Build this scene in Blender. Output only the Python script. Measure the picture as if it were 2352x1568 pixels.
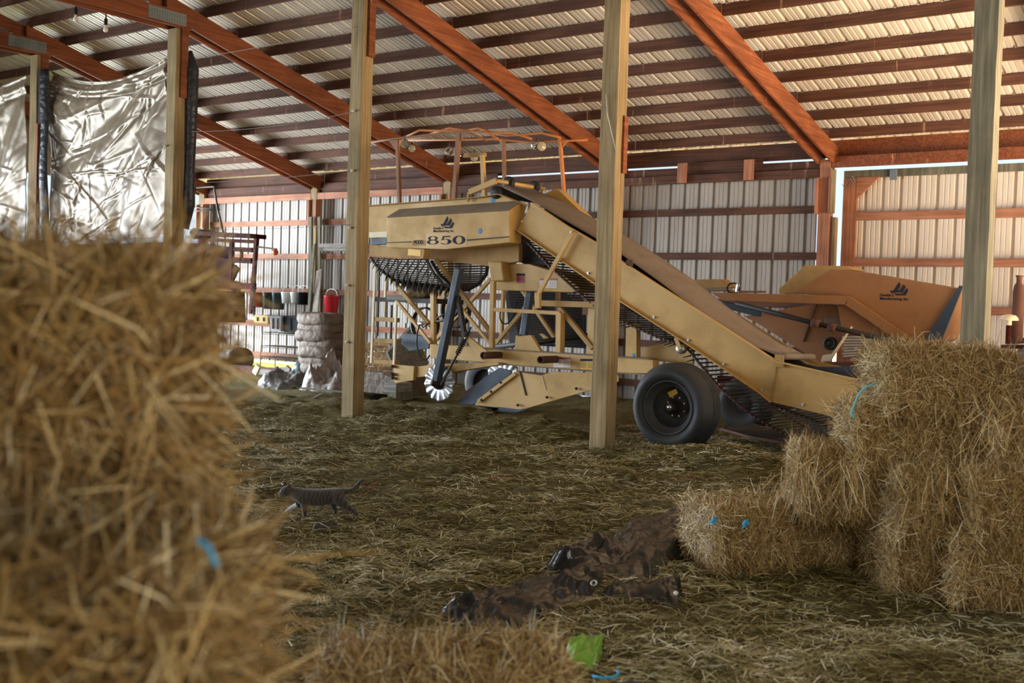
import bpy, bmesh, math, random
import numpy as np
from mathutils import Vector, Matrix
for _o in list(bpy.data.objects): bpy.data.objects.remove(_o)
S = bpy.context.scene
COL = S.collection
random.seed(7)
RNG = np.random.default_rng(11)

# ------------------------------------------------------------------ camera
F, PITCH, ROLL, YAW, EYE = 2566.0, -3.13257891e-02, 3.22023391e-02, -6.29210828e-01, 1.506
def cam_axes():
    cy, sy = math.cos(YAW), math.sin(YAW)
    fw, rt, up = np.array([sy, cy, 0]), np.array([cy, -sy, 0]), np.array([0, 0, 1.])
    fw2 = fw*math.cos(PITCH)+up*math.sin(PITCH); up2 = up*math.cos(PITCH)-fw*math.sin(PITCH)
    c, s = math.cos(ROLL), math.sin(ROLL)
    return np.array([rt*c+up2*s, up2*c-rt*s, fw2])
CM = cam_axes()
CAMP = np.array([0, 0, EYE])
def ray(x, y): return CM.T@np.array([(x-1176)/F, -(y-784)/F, 1.])
def T(x, y, Y):
    d = ray(x, y); return Vector(CAMP+d*(Y/d[1]))
def G(x, y, z=0.0):
    d = ray(x, y); return Vector(CAMP+d*((z-EYE)/d[2]))
def TX(x, y, X):
    d = ray(x, y); return Vector(CAMP+d*(X/d[0]))
def TD(x, y, D): return Vector(CAMP+ray(x, y)*D)
RT = Vector((math.cos(YAW), -math.sin(YAW), 0)); FW = Vector((math.sin(YAW), math.cos(YAW), 0))
def CW(side, depth, z): return RT*side+FW*depth+Vector((0, 0, z))

cam = bpy.data.cameras.new('camera'); camo = bpy.data.objects.new('camera', cam); COL.objects.link(camo)
R3 = Matrix((CM[0], CM[1], -CM[2])).transposed()
camo.matrix_world = Matrix.Translation(Vector(CAMP)) @ R3.to_4x4()
cam.sensor_width = 36.0; cam.lens = F/2352*36; cam.clip_start = 0.05; cam.clip_end = 300
cam.dof.use_dof = True; cam.dof.focus_distance = 10.0; cam.dof.aperture_fstop = 2.4
S.camera = camo

# ------------------------------------------------------------------ world, sun, exposure
S.view_settings.view_transform = 'Standard'; S.view_settings.look = 'None'
S.view_settings.gamma = 1.0; S.view_settings.use_curve_mapping = False
S.view_settings.exposure = 0.20
W = bpy.data.worlds.new('World'); S.world = W; W.use_nodes = True
bg = W.node_tree.nodes['Background']
bg.inputs['Color'].default_value = (0.74, 0.87, 1.0, 1); bg.inputs['Strength'].default_value = 1.0
sun = bpy.data.lights.new('sun', 'SUN'); sun.energy = 17.0; sun.angle = math.radians(0.6); sun.color = (1.0, 0.9, 0.74)
suno = bpy.data.objects.new('sun', sun); COL.objects.link(suno)
suno.rotation_euler = Vector((-1.0, -0.25, -1.05)).to_track_quat('-Z', 'Y').to_euler()
def area(name, loc, aim, sx, sy, power, col):
    l = bpy.data.lights.new(name, 'AREA'); l.shape = 'RECTANGLE'; l.size = sx; l.size_y = sy; l.energy = power; l.color = col
    o = bpy.data.objects.new(name, l); COL.objects.link(o); o.location = loc
    o.rotation_euler = (Vector(aim)-Vector(loc)).to_track_quat('-Z', 'Y').to_euler(); return o
# daylight standing in the open ends of the barn, plus added fills east and southeast
area('bounce_fill_east', (1.5, 12.4, 1.2), (-3.4, 13.2, 4.9), 7.0, 2.2, 470, (1.0, 0.76, 0.52)).data.spread = math.radians(84)  # added lamp aimed up at the roof, standing for sun bounced off the ground
area('daylight_west', (-21.3, 13.2, 2.0), (-15.5, 15.6, 1.9), 6.0, 3.4, 950, (0.84, 0.92, 1.0)).data.spread = math.radians(110)
area('daylight_aisle', (-21.3, 2.0, 2.4), (-9, 7.0, .4), 13.0, 4.2, 1200, (0.78, 0.89, 1.0)).data.spread = math.radians(115)
area('daylight_door', (-16.0, -7.0, 2.2), (-11, 9, 1.6), 8.0, 4.0, 300, (0.74, 0.87, 1.0))

area('stack_fill_southeast', (1.6, .8, 2.4), (-1.6, 5.6, 1.1), 3.0, 2.6, 30, (1.0, .88, .70)).data.spread = math.radians(85)  # fill lamp added to brighten the right-hand bale stack
# ------------------------------------------------------------------ mesh helpers
def link(name, me, mat=None, parent=None):
    o = bpy.data.objects.new(name, me); COL.objects.link(o)
    if mat is not None: me.materials.append(mat)
    if parent is not None:
        o.parent = parent
        w = parent; off = Vector(parent.location)
        while w.parent: w = w.parent; off += Vector(w.location)
        o.location = -off
    return o
def empty(name, loc, label=None, cat=None, group=None):
    o = bpy.data.objects.new(name, None); o.empty_display_size = 0.1; COL.objects.link(o); o.location = loc
    if label: tag(o, label, cat, group)
    return o
def tag(o, label, cat, group=None, kind=None):
    o['label'] = label; o['category'] = cat
    if group: o['group'] = group
    if kind: o['kind'] = kind
    return o
class MB:
    def __init__(s): s.v = []; s.f = []
    def add(s, vs, fs):
        b = len(s.v); s.v += [tuple(v) for v in vs]; s.f += [tuple(b+i for i in f) for f in fs]; return s
    def box(s, lo, hi):
        x0, y0, z0 = lo; x1, y1, z1 = hi
        return s.add([(x0,y0,z0),(x1,y0,z0),(x1,y1,z0),(x0,y1,z0),(x0,y0,z1),(x1,y0,z1),(x1,y1,z1),(x0,y1,z1)],
                     [(0,3,2,1),(4,5,6,7),(0,1,5,4),(1,2,6,5),(2,3,7,6),(3,0,4,7)])
    def cbox(s, c, sx, sy, sz): return s.box((c[0]-sx/2, c[1]-sy/2, c[2]-sz/2), (c[0]+sx/2, c[1]+sy/2, c[2]+sz/2))
    def bar(s, a, b, w, h, side=(0, 1, 0)):
        # w measured along 'side', h across both
        a, b, sd = Vector(a), Vector(b), Vector(side); d = (b-a).normalized()
        sd = (sd-d*sd.dot(d)).normalized(); n = d.cross(sd); p = sd*(w/2); q = n*(h/2)
        vs = [a-p-q, a+p-q, a+p+q, a-p+q, b-p-q, b+p-q, b+p+q, b-p+q]
        return s.add(vs, [(0,1,2,3),(7,6,5,4),(0,4,5,1),(1,5,6,2),(2,6,7,3),(3,7,4,0)])
    def prism(s, pts, off):
        off = Vector(off); n = len(pts); a = [Vector(p) for p in pts]; b = [p+off for p in a]
        nrm = Vector((0,0,0))
        for i in range(n): nrm += a[i].cross(a[(i+1) % n])
        flip = nrm.dot(off) > 0
        fs = [tuple(range(n)), tuple(range(2*n-1, n-1, -1))]+[(i, n+i, n+(i+1) % n, (i+1) % n) for i in range(n)]
        if flip: fs = [tuple(reversed(f)) for f in fs]
        return s.add(a+b, fs)
    def tube(s, pts, r, n=8, cap=True):
        pts = [Vector(p) for p in pts]; m = len(pts); rs = r if isinstance(r, (list, tuple)) else [r]*m
        b = len(s.v); prev = None
        for i in range(m):
            d = ((pts[min(i+1, m-1)]-pts[i]).normalized()+(pts[i]-pts[max(i-1, 0)]).normalized())
            d = d.normalized() if d.length > 1e-9 else Vector((0, 0, 1))
            if prev is None:
                u = d.cross(Vector((0, 0, 1)));
                if u.length < 1e-3: u = d.cross(Vector((1, 0, 0)))
            else: u = prev-d*prev.dot(d)
            u.normalize(); prev = u; w = d.cross(u)
            for k in range(n):
                t = 2*math.pi*k/n; s.v.append(tuple(pts[i]+(u*math.cos(t)+w*math.sin(t))*rs[i]))
        for i in range(m-1):
            for k in range(n):
                s.f.append((b+i*n+k, b+i*n+(k+1) % n, b+(i+1)*n+(k+1) % n, b+(i+1)*n+k))
        if cap:
            s.f.append(tuple(b+k for k in reversed(range(n)))); s.f.append(tuple(b+(m-1)*n+k for k in range(n)))
        return s
    def lathe(s, c, axis, prof, n=32):
        # prof: list of (r, h) along axis
        c = Vector(c); ax = Vector(axis).normalized(); u = ax.cross(Vector((0, 0, 1)))
        if u.length < 1e-3: u = ax.cross(Vector((1, 0, 0)))
        u.normalize(); w = ax.cross(u); b = len(s.v); m = len(prof)
        for r, h in prof:
            for k in range(n):
                t = 2*math.pi*k/n; s.v.append(tuple(c+ax*h+(u*math.cos(t)+w*math.sin(t))*max(r, 1e-4)))
        for i in range(m-1):
            for k in range(n):
                s.f.append((b+i*n+k, b+i*n+(k+1) % n, b+(i+1)*n+(k+1) % n, b+(i+1)*n+k))
        return s
    def grid(s, fn, nu, nv):
        b = len(s.v)
        for i in range(nu+1):
            for j in range(nv+1): s.v.append(tuple(fn(i/nu, j/nv)))
        for i in range(nu):
            for j in range(nv):
                a = b+i*(nv+1)+j; s.f.append((a, a+1, a+nv+2, a+nv+1))
        return s
    def build(s, name, mat, parent=None, smooth=False, bevel=0.0, solid=0.0, fixn=False):
        me = bpy.data.meshes.new(name); me.from_pydata(s.v, [], s.f)
        if fixn:
            bm = bmesh.new(); bm.from_mesh(me); bmesh.ops.recalc_face_normals(bm, faces=bm.faces); bm.to_mesh(me); bm.free()
        if smooth: me.polygons.foreach_set('use_smooth', [True]*len(me.polygons))
        me.update(); o = link(name, me, mat, parent)
        if solid:
            m = o.modifiers.new('solid', 'SOLIDIFY'); m.thickness = solid; m.offset = 0
        if bevel:
            m = o.modifiers.new('bevel', 'BEVEL'); m.width = bevel; m.segments = 2; m.limit_method = 'ANGLE'
        return o
def hashn(ix, iy, s): 
    v = np.sin(ix*127.1+iy*311.7+s*74.7)*43758.5453
    return v-np.floor(v)
def vnoise(x, y, s=0):
    x = np.asarray(x, float); y = np.asarray(y, float)
    ix, iy = np.floor(x), np.floor(y); fx, fy = x-ix, y-iy; fx = fx*fx*(3-2*fx); fy = fy*fy*(3-2*fy)
    a, b, c, d = hashn(ix, iy, s), hashn(ix+1, iy, s), hashn(ix, iy+1, s), hashn(ix+1, iy+1, s)
    return (a+(b-a)*fx)*(1-fy)+(c+(d-c)*fx)*fy
def fbm(x, y, o=4, s=0):
    r = 0; a = 0.5
    for k in range(o): r = r+a*vnoise(np.asarray(x)*2**k, np.asarray(y)*2**k, s+k); a *= .5
    return r
def ridged(x, y, o=3, s=0):
    r = 0; a = 0.5
    for k in range(o): r = r+a*(1-abs(2*vnoise(np.asarray(x)*2**k, np.asarray(y)*2**k, s+k)-1)); a *= .5
    return r
def sstep(a, b, x): t = np.clip((x-a)/(b-a), 0, 1); return t*t*(3-2*t)

# ------------------------------------------------------------------ materials
def newmat(name, base=(.5,.5,.5), rough=.7, metal=0.0, spec=None):
    m = bpy.data.materials.new(name); m.use_nodes = True
    b = m.node_tree.nodes['Principled BSDF']
    b.inputs['Base Color'].default_value = (*base, 1); b.inputs['Roughness'].default_value = rough; b.inputs['Metallic'].default_value = metal
    if spec is not None: b.inputs['Specular IOR Level'].default_value = spec
    return m, m.node_tree, b
def ramp(nt, src, stops):
    r = nt.nodes.new('ShaderNodeValToRGB'); e = r.color_ramp.elements
    while len(e) > 1: e.remove(e[-1])
    e[0].position = stops[0][0]; e[0].color = (*stops[0][1], 1)
    for p, c in stops[1:]:
        x = e.new(p); x.color = (*c, 1)
    nt.links.new(src, r.inputs[0]); return r.outputs[0]
def noise(nt, scale, vec=None, detail=4, stretch=None, rough=.55, coord='Object'):
    tc = nt.nodes.new('ShaderNodeTexCoord'); mp = nt.nodes.new('ShaderNodeMapping'); n = nt.nodes.new('ShaderNodeTexNoise')
    nt.links.new(tc.outputs[coord], mp.inputs[0]); nt.links.new(mp.outputs[0], n.inputs['Vector'])
    n.inputs['Scale'].default_value = scale; n.inputs['Detail'].default_value = detail; n.inputs['Roughness'].default_value = rough
    if stretch: mp.inputs['Scale'].default_value = stretch
    return n.outputs['Fac']
def mix(nt, a, b, fac, mode='MIX'):
    m = nt.nodes.new('ShaderNodeMix'); m.data_type = 'RGBA'; m.blend_type = mode
    if isinstance(fac, (int, float)): m.inputs[0].default_value = fac
    else: nt.links.new(fac, m.inputs[0])
    for sock, v in ((m.inputs[6], a), (m.inputs[7], b)):
        if isinstance(v, tuple): sock.default_value = (*v, 1)
        else: nt.links.new(v, sock)
    return m.outputs[2]
def bump(nt, b, h, strength=.3, dist=.01):
    n = nt.nodes.new('ShaderNodeBump'); n.inputs['Strength'].default_value = strength; n.inputs['Distance'].default_value = dist
    nt.links.new(h, n.inputs['Height']); nt.links.new(n.outputs[0], b.inputs['Normal'])
def wood(name, dark, mid, light, grain='z', rough=.8, stain=None, scale=1.0):
    m, nt, b = newmat(name, mid, rough, spec=.25)
    k = {'x': (.6, 14, 14), 'y': (14, .6, 14), 'z': (14, 14, .6)}[grain]
    g = noise(nt, 2.2*scale, stretch=k, detail=6, rough=.6)
    c = ramp(nt, g, [(.3, dark), (.5, mid), (.7, light)])
    blot = noise(nt, 1.4, detail=3)
    c = mix(nt, c, ramp(nt, blot, [(.35, (.62, .62, .62)), (.6, (1, 1, 1))]), .8, 'MULTIPLY')
    if stain:  # drip streaks down the face
        st = noise(nt, 1.0, stretch=stain[1], detail=5, rough=.7)
        c = mix(nt, c, stain[0], ramp(nt, st, [(stain[2], (0, 0, 0)), (stain[2]+.06, (1, 1, 1))]))
    nt.links.new(c, b.inputs['Base Color']); bump(nt, b, g, .35, .004)
    return m
M = {}
M['post'] = wood('treated_post_wood', (.20,.135,.06), (.30,.215,.11), (.40,.30,.17), 'z', .85)
M['post_dark'] = wood('weathered_post_wood', (.10,.095,.07), (.16,.15,.11), (.24,.22,.16), 'z', .9)
M['rafter'] = wood('red_stained_rafter_wood', (.14,.04,.016), (.22,.066,.025), (.31,.105,.042), 'y', .6, ((.55,.28,.13), (9, 9, 1.2), .66))
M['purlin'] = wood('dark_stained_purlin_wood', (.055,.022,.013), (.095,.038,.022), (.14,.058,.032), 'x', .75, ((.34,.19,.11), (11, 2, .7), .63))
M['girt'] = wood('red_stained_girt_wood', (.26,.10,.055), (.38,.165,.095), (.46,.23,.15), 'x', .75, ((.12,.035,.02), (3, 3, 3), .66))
M['girt_z'] = wood('red_stained_upright_wood', (.26,.10,.055), (.36,.15,.085), (.46,.22,.13), 'z', .75)
M['grey_wood'] = wood('grey_weathered_wood', (.16,.145,.13), (.28,.26,.23), (.40,.38,.34), 'x', .9)
M['grey_wood_z'] = wood('grey_weathered_upright_wood', (.16,.14,.12), (.30,.27,.23), (.42,.39,.34), 'z', .9)
M['firewood'] = wood('split_pale_wood', (.36,.22,.11), (.55,.38,.22), (.70,.54,.34), 'x', .85)

def painted(name, base, rough=.45, dirt=(.16,.11,.06), amt=.45, metal=0.0, rust=False):
    m, nt, b = newmat(name, base, rough, metal)
    n1 = noise(nt, 2.2, detail=6, rough=.65); n2 = noise(nt, 30, detail=3)
    c = mix(nt, base, dirt, ramp(nt, n1, [(.48, (0,0,0)), (.75, (amt,)*3)]))
    c = mix(nt, c, tuple(.35*x for x in base), ramp(nt, n2, [(.70, (0,0,0)), (.76, (.6,)*3)]))
    nt.links.new(c, b.inputs['Base Color'])
    nt.links.new(ramp(nt, n1, [(.3, (rough,)*3), (.7, (min(1, rough+.3),)*3)]), b.inputs['Roughness'])
    bump(nt, b, n2, .05, .002)
    return m
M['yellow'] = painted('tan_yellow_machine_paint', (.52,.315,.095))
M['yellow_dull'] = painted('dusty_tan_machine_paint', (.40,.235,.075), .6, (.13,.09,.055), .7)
M['cover'] = painted('dusty_belt_cover_rubber', (.22,.165,.12), .65, (.14,.105,.075), .7)
M['dust_top'] = painted('dust_coated_tan_paint', (.23,.175,.12), .85, (.12,.09,.06), .8)
M['orange'] = painted('orange_machine_paint', (.29,.13,.045), .5, (.16,.075,.035), .5)
M['orange_pipe'] = painted('orange_pipe_paint', (.55,.19,.045), .5, (.22,.09,.04), .5)
M['brown_pipe'] = painted('brown_pipe_paint', (.26,.12,.055), .55)
M['cream'] = painted('cream_paint', (.72,.62,.43), .5, (.4,.3,.2), .4)
M['blue_steel'] = painted('dark_blue_steel_paint', (.028,.045,.075), .4, (.06,.05,.04), .5)
M['dark_steel'] = painted('dark_oily_steel', (.035,.032,.03), .5, (.09,.06,.04), .8, .6)
M['rod_steel'] = painted('worn_rod_steel', (.10,.095,.085), .45, (.10,.06,.035), .7, .6)
M['bright_steel'] = painted('bright_worn_steel', (.50,.50,.50), .3, (.25,.2,.16), .4, .9)
M['rust'] = painted('rusty_brown_steel', (.095,.036,.022), .75, (.06,.025,.017), .7)
M['red_paint'] = painted('dull_red_paint', (.055,.010,.009), .6, (.06,.025,.02), .8)
M['dark_red'] = painted('blackened_red_paint', (.026,.008,.008), .65, (.03,.015,.012), .8)
for _k in ('red_paint', 'dark_red'): M[_k].node_tree.nodes['Principled BSDF'].inputs['Specular IOR Level'].default_value = .04
M['chrome'] = newmat('lamp_chrome', (.6,.58,.54), .15, 1.0)[0]
M['lens'] = newmat('lamp_glass', (.42,.36,.25), .08, 0)[0]
M['rubber'] = painted('tyre_rubber', (.022,.024,.027), .48, (.085,.075,.06), .55)
M['rim'] = painted('dark_wheel_paint', (.03,.033,.038), .4, (.10,.085,.06), .6)
M['decal_navy'] = newmat('navy_decal', (.022,.027,.045), .7, 0, .15)[0]
M['decal_tan'] = newmat('tan_decal', (.56,.32,.10), .5)[0]
M['decal_white'] = painted('white_decal', (.72,.70,.66), .5, (.4,.3,.25), .4)
M['decal_red'] = newmat('red_decal', (.35,.04,.05), .5)[0]
M['decal_yellow'] = newmat('yellow_decal', (.75,.42,.03), .5)[0]
M['paint_blue'] = newmat('blue_spray_paint', (.06,.22,.42), .6)[0]
M['white_plastic'] = painted('white_bucket_plastic', (.75,.76,.74), .45, (.5,.48,.42), .5)
M['red_plastic'] = newmat('red_bucket_plastic', (.52,.02,.03), .35)[0]
M['black_plastic'] = newmat('black_plastic', (.010,.011,.012), .6, 0, .2)[0]
M['green_plastic'] = newmat('dark_green_bucket_plastic', (.02,.05,.05), .4)[0]
M['grey_plastic'] = newmat('grey_tote_plastic', (.40,.43,.47), .5)[0]
M['yellow_plastic'] = newmat('yellow_tote_plastic', (.62,.42,.03), .5)[0]
M['amber'] = newmat('amber_lens', (.50,.09,.015), .2)[0]
M['wire'] = newmat('galvanised_wire', (.45,.45,.43), .4, .7)[0]
M['porcelain'] = newmat('white_insulator', (.55,.54,.5), .35)[0]
M['galv'] = painted('galvanised_nail_plate', (.22,.26,.28), .5, (.12,.12,.12), .5, .6)
M['twine_blue'] = newmat('blue_twine', (.03,.33,.62), .8)[0]
M['twine_teal'] = newmat('teal_twine', (.16,.42,.45), .8)[0]
M['twine_red'] = newmat('faded_red_twine', (.42,.10,.09), .8)[0]
M['cab_blue'] = painted('grey_blue_paint', (.075,.115,.17), .5)
M['bulb'] = newmat('clear_bulb_glass', (.75,.70,.6), .1)[0]
M['green_bag'] = newmat('green_plastic_film', (.16,.36,.035), .3)[0]
M['grass'] = newmat('sunlit_grass', (.22,.27,.05), .9)[0]
# corrugated sheet
def sheetmat(name, a, b_, rough, metal=0.0):
    m, nt, b = newmat(name, a, rough, metal)
    n = noise(nt, 1.2, stretch=(3, .6, .6), detail=5)
    nt.links.new(mix(nt, a, b_, ramp(nt, n, [(.4, (0,0,0)), (.75, (1,1,1))])), b.inputs['Base Color'])
    return m
M['sheet'] = sheetmat('white_wall_sheet', (.36,.32,.28), (.27,.225,.185), .45)
M['roofsheet'] = sheetmat('pale_roof_sheet', (.66,.60,.52), (.52,.46,.39), .38, .4)
M['doorsheet'] = sheetmat('beige_door_sheet', (.70,.62,.53), (.60,.52,.43), .55)
def crinkle(name, a, b_, rough, metal, bstr, scale):
    m, nt, b = newmat(name, a, rough, metal)
    n = noise(nt, scale, detail=6, rough=.6); r = nt.nodes.new('ShaderNodeTexVoronoi'); r.feature = 'DISTANCE_TO_EDGE'; r.inputs['Scale'].default_value = scale*1.3
    tc = nt.nodes.new('ShaderNodeTexCoord'); nt.links.new(tc.outputs['Object'], r.inputs['Vector'])
    nt.links.new(mix(nt, a, b_, ramp(nt, n, [(.4, (0,0,0)), (.65, (1,1,1))])), b.inputs['Base Color'])
    ad = nt.nodes.new('ShaderNodeMath'); ad.operation = 'ADD'; nt.links.new(n, ad.inputs[0]); nt.links.new(r.outputs['Distance'], ad.inputs[1])
    bump(nt, b, ad.outputs[0], bstr, .05)
    return m
M['tarp'] = crinkle('silver_brown_tarp', (.30,.235,.17), (.21,.155,.105), .30, .2, .12, 2.2)
M['tarp_edge'] = crinkle('black_tarp_hem', (.02,.022,.028), (.03,.03,.04), .35, 0, .4, 6)
M['tarp_dark'] = crinkle('dark_brown_tarp', (.012,.012,.013), (.024,.019,.018), .17, 0, .25, 4)
M['plastic_sheet'] = crinkle('dusty_clear_plastic', (.19,.145,.12), (.40,.365,.345), .35, 0, .6, 6)
M['sack'] = crinkle('dusty_brown_sack', (.085,.055,.036), (.14,.095,.062), .7, 0, .5, 5)
M['grey_sheet'] = crinkle('grey_plastic_rubbish', (.05,.045,.042), (.12,.115,.11), .45, 0, .5, 6)
# hay: colour per straw from a mesh attribute
def haymat(name, stops, rough=.6):
    m, nt, b = newmat(name, (.4,.3,.15), rough, spec=.35)
    at = nt.nodes.new('ShaderNodeAttribute'); at.attribute_name = 'rnd'
    nt.links.new(ramp(nt, at.outputs['Fac'], stops), b.inputs['Base Color'])
    return m
M['hay'] = haymat('dry_straw', [(0, (.16,.085,.025)), (.3, (.31,.185,.06)), (.6, (.47,.31,.115)), (.88, (.68,.52,.25)), (1, (.90,.80,.55))], .45)
M['hay_floor'] = haymat('trampled_hay', [(0, (.08,.052,.016)), (.3, (.175,.145,.048)), (.55, (.34,.295,.125)), (.75, (.56,.495,.30)), (1, (.90,.88,.76))], .32)  # brightest stops put the cool glints on the straw into its colour
def hbody(name, a, b_, c):
    m, nt, b = newmat(name, a, .95, spec=.1)
    n = noise(nt, 16, detail=8, rough=.75)
    nt.links.new(ramp(nt, n, [(.3, a), (.52, b_), (.75, c)]), b.inputs['Base Color']); bump(nt, b, n, .9, .03)
    return m
M['hay_body'] = hbody('packed_straw', (.05,.027,.01), (.15,.09,.034), (.28,.185,.08))
M['soil'] = hbody('hay_litter', (.048,.036,.014), (.125,.102,.037), (.23,.19,.078))
def ground_mat():
    m, nt, b = newmat('sunlit_yard', (.40,.31,.20), .95)
    n = noise(nt, .5, detail=6); nt.links.new(ramp(nt, n, [(.35, (.36,.27,.17)), (.65, (.52,.41,.27))]), b.inputs['Base Color']); return m
M['yard'] = ground_mat()

# ------------------------------------------------------------------ straw
def straw_arrays(p, d, up, L, w, bend, rnd):
    n = len(p); d = d/np.linalg.norm(d, axis=1, keepdims=True)
    sd = np.cross(d, up); ln = np.linalg.norm(sd, axis=1, keepdims=True); sd = sd/np.maximum(ln, 1e-6)
    a0 = p-d*(L/2)[:, None]; a2 = p+d*(L/2)[:, None]; a1 = p+up*(bend*L)[:, None]
    hw = sd*(w/2)[:, None]
    v = np.stack([a0-hw*.7, a0+hw*.7, a1-hw, a1+hw, a2-hw*.5, a2+hw*.5], 1).reshape(-1, 3)
    base = (np.arange(n)*6)[:, None]
    f = np.concatenate([base+np.array([0, 1, 3, 2]), base+np.array([2, 3, 5, 4])], 1).reshape(-1, 4)
    return v, f, np.repeat(rnd, 6)
def np_mesh(name, v, f, rnd=None, matidx=None, extra=None):
    me = bpy.data.meshes.new(name); nf = len(f)
    me.vertices.add(len(v)); me.vertices.foreach_set('co', v.astype(np.float32).ravel())
    me.loops.add(nf*4); me.loops.foreach_set('vertex_index', f.astype(np.int32).ravel())
    me.polygons.add(nf); me.polygons.foreach_set('loop_start', np.arange(0, nf*4, 4, dtype=np.int32))
    me.polygons.foreach_set('loop_total', np.full(nf, 4, np.int32))
    if matidx is not None: me.polygons.foreach_set('material_index', matidx.astype(np.int32))
    me.update(calc_edges=True); me.validate()
    if rnd is not None:
        at = me.attributes.new('rnd', 'FLOAT', 'POINT'); at.data.foreach_set('value', rnd.astype(np.float32))
    return me
# ------------------------------------------------------------------ barn setting
XS = {-1: -20.75, 0: -17.12, 1: -13.55, 2: -9.88, 3: -6.19, 4: -2.46, 5: 1.2}
YP, PW = 10.2, 0.2            # inner post row, post width
def zr(Y): return 3.97+(16.8-Y)*.2586     # top of the rafters
RIDGE = 2.6
def th(x, y):
    x = np.asarray(x, float); y = np.asarray(y, float)
    h = .10*(fbm(x*.9, y*.9, 4, 3)-.5)+.10*(fbm(x*3.4, y*3.4, 3, 9)-.5)+.05*(fbm(x*10, y*10, 2, 19)-.5)
    h = h+.10*(ridged(x*1.9+3, y*2.6, 2, 33)-.42)*sstep(8.0, 9.6, y)
    m = np.exp(-((y-10.95)/.42)**2)*sstep(-13.5, -10.5, x)*sstep(-6.6, -7.6, x)
    h = h+m*(.20+.34*(fbm(x*2.9, y*2.9, 3, 5)-.5))
    h = h+.10*np.exp(-((y-10.25)/.5)**2)*sstep(-13.5, -11, x)*sstep(-8.2, -9.6, x)
    h = h+.17*np.exp(-(((x+4.75)/.75)**2+((y-10.2)/.42)**2))+.07*np.exp(-(((x+6.0)/.5)**2+((y-10.3)/.25)**2))
    h = h+.06*np.exp(-(((x+3.4)/.7)**2+((y-8.6)/.5)**2))
    h = h*(1-np.exp(-(((x+5.58)/.55)**2+((y-5.5)/.45)**2)**2))
    return h
def floor_mesh():
    xs = np.concatenate([np.linspace(-21.5, -13, 30), np.linspace(-12.9, 1.6, 230)]); ys = np.concatenate([np.linspace(-8, 1.5, 20), np.linspace(1.6, 12.4, 200), np.linspace(12.6, 16.62, 14)])
    X, Y = np.meshgrid(xs, ys, indexing='ij'); Z = th(X, Y)
    v = np.stack([X, Y, Z], -1).reshape(-1, 3); n, m = len(xs), len(ys)
    i, j = np.meshgrid(np.arange(n-1), np.arange(m-1), indexing='ij'); a = (i*m+j).ravel()
    f = np.stack([a, a+m, a+m+1, a+1], 1)
    return np_mesh('floor', v, f)
me = floor_mesh(); me.polygons.foreach_set('use_smooth', [True]*len(me.polygons))
fl = link('floor', me, M['soil']); fl['kind'] = 'structure'
g = MB(); g.add([(1.6, -40, -.03), (60, -40, -.03), (60, 60, -.03), (1.6, 60, -.03)], [(0, 1, 2, 3)])
g.add([(-21.5, -40, -.03), (1.6, -40, -.03), (1.6, -8, -.03), (-21.5, -8, -.03)], [(0, 1, 2, 3)])
o = g.build('ground', M['yard']); o['kind'] = 'structure'
g = MB(); g.add([(-60, 16.62, -.02), (1.6, 16.62, -.02), (1.6, 60, -.02), (-60, 60, -.02)], [(0, 1, 2, 3)]).add([(-60, -40, -.02), (-21.5, -40, -.02), (-21.5, 16.62, -.02), (-60, 16.62, -.02)], [(0, 1, 2, 3)])
o = g.build('lawn', M['grass']); o['kind'] = 'structure'

g = MB(); g.add([(-16.6, 16.62, -.01), (1.6, 16.62, -.01), (1.6, 59, -.01), (-16.6, 59, -.01)], [(0, 1, 2, 3)]).add([(-40, 17.9, -.01), (-16.6, 17.9, -.01), (-16.6, 21, -.01), (-40, 21, -.01)], [(0, 1, 2, 3)]); o = g.build('neutral_bounce_ground', M['yard']); o['kind'] = 'structure'  # tan ground added over the lawn to keep green bounce off the eave
def profile(x0, x1, pitch=.262):
    # corrugated section: list of (x, h); h>0 is away from the room
    out = []; x = x0
    while x < x1:
        out += [(x, 0), (x+.012, .034), (x+.048, .034), (x+.060, 0), (x+.115, 0), (x+.121, .006), (x+.135, .006), (x+.141, 0), (x+.185, 0), (x+.191, .006), (x+.205, .006), (x+.211, 0)]
        x += pitch
    return out
def sheet(name, pr_, A, B, mat):
    # A(x,h), B(x,h): two end points
    m = MB(); b = 0
    for x, h in pr_: m.v += [A(x, h), B(x, h)]
    for i in range(len(pr_)-1): m.f.append((2*i, 2*i+1, 2*i+3, 2*i+2))
    o = m.build(name, mat); o['kind'] = 'structure'; return o
zs = lambda Y: zr(Y)+.142
sheet('ceiling', profile(-21.5, 1.75), lambda x, h: (x, 16.95, zs(16.95)+h), lambda x, h: (x, RIDGE, zs(RIDGE)+h), M['roofsheet'])
sheet('ceiling_south', profile(-21.5, 1.75), lambda x, h: (x, RIDGE, zs(RIDGE)+h), lambda x, h: (x, 2*RIDGE-16.95, zs(16.95)+h), M['roofsheet'])
sheet('wall_back', profile(-21.0, -6.33), lambda x, h: (x, 16.60+h, .16 if -20 < x < -16.9 else -.02), lambda x, h: (x, 16.60+h, 3.845), M['sheet'])
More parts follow.
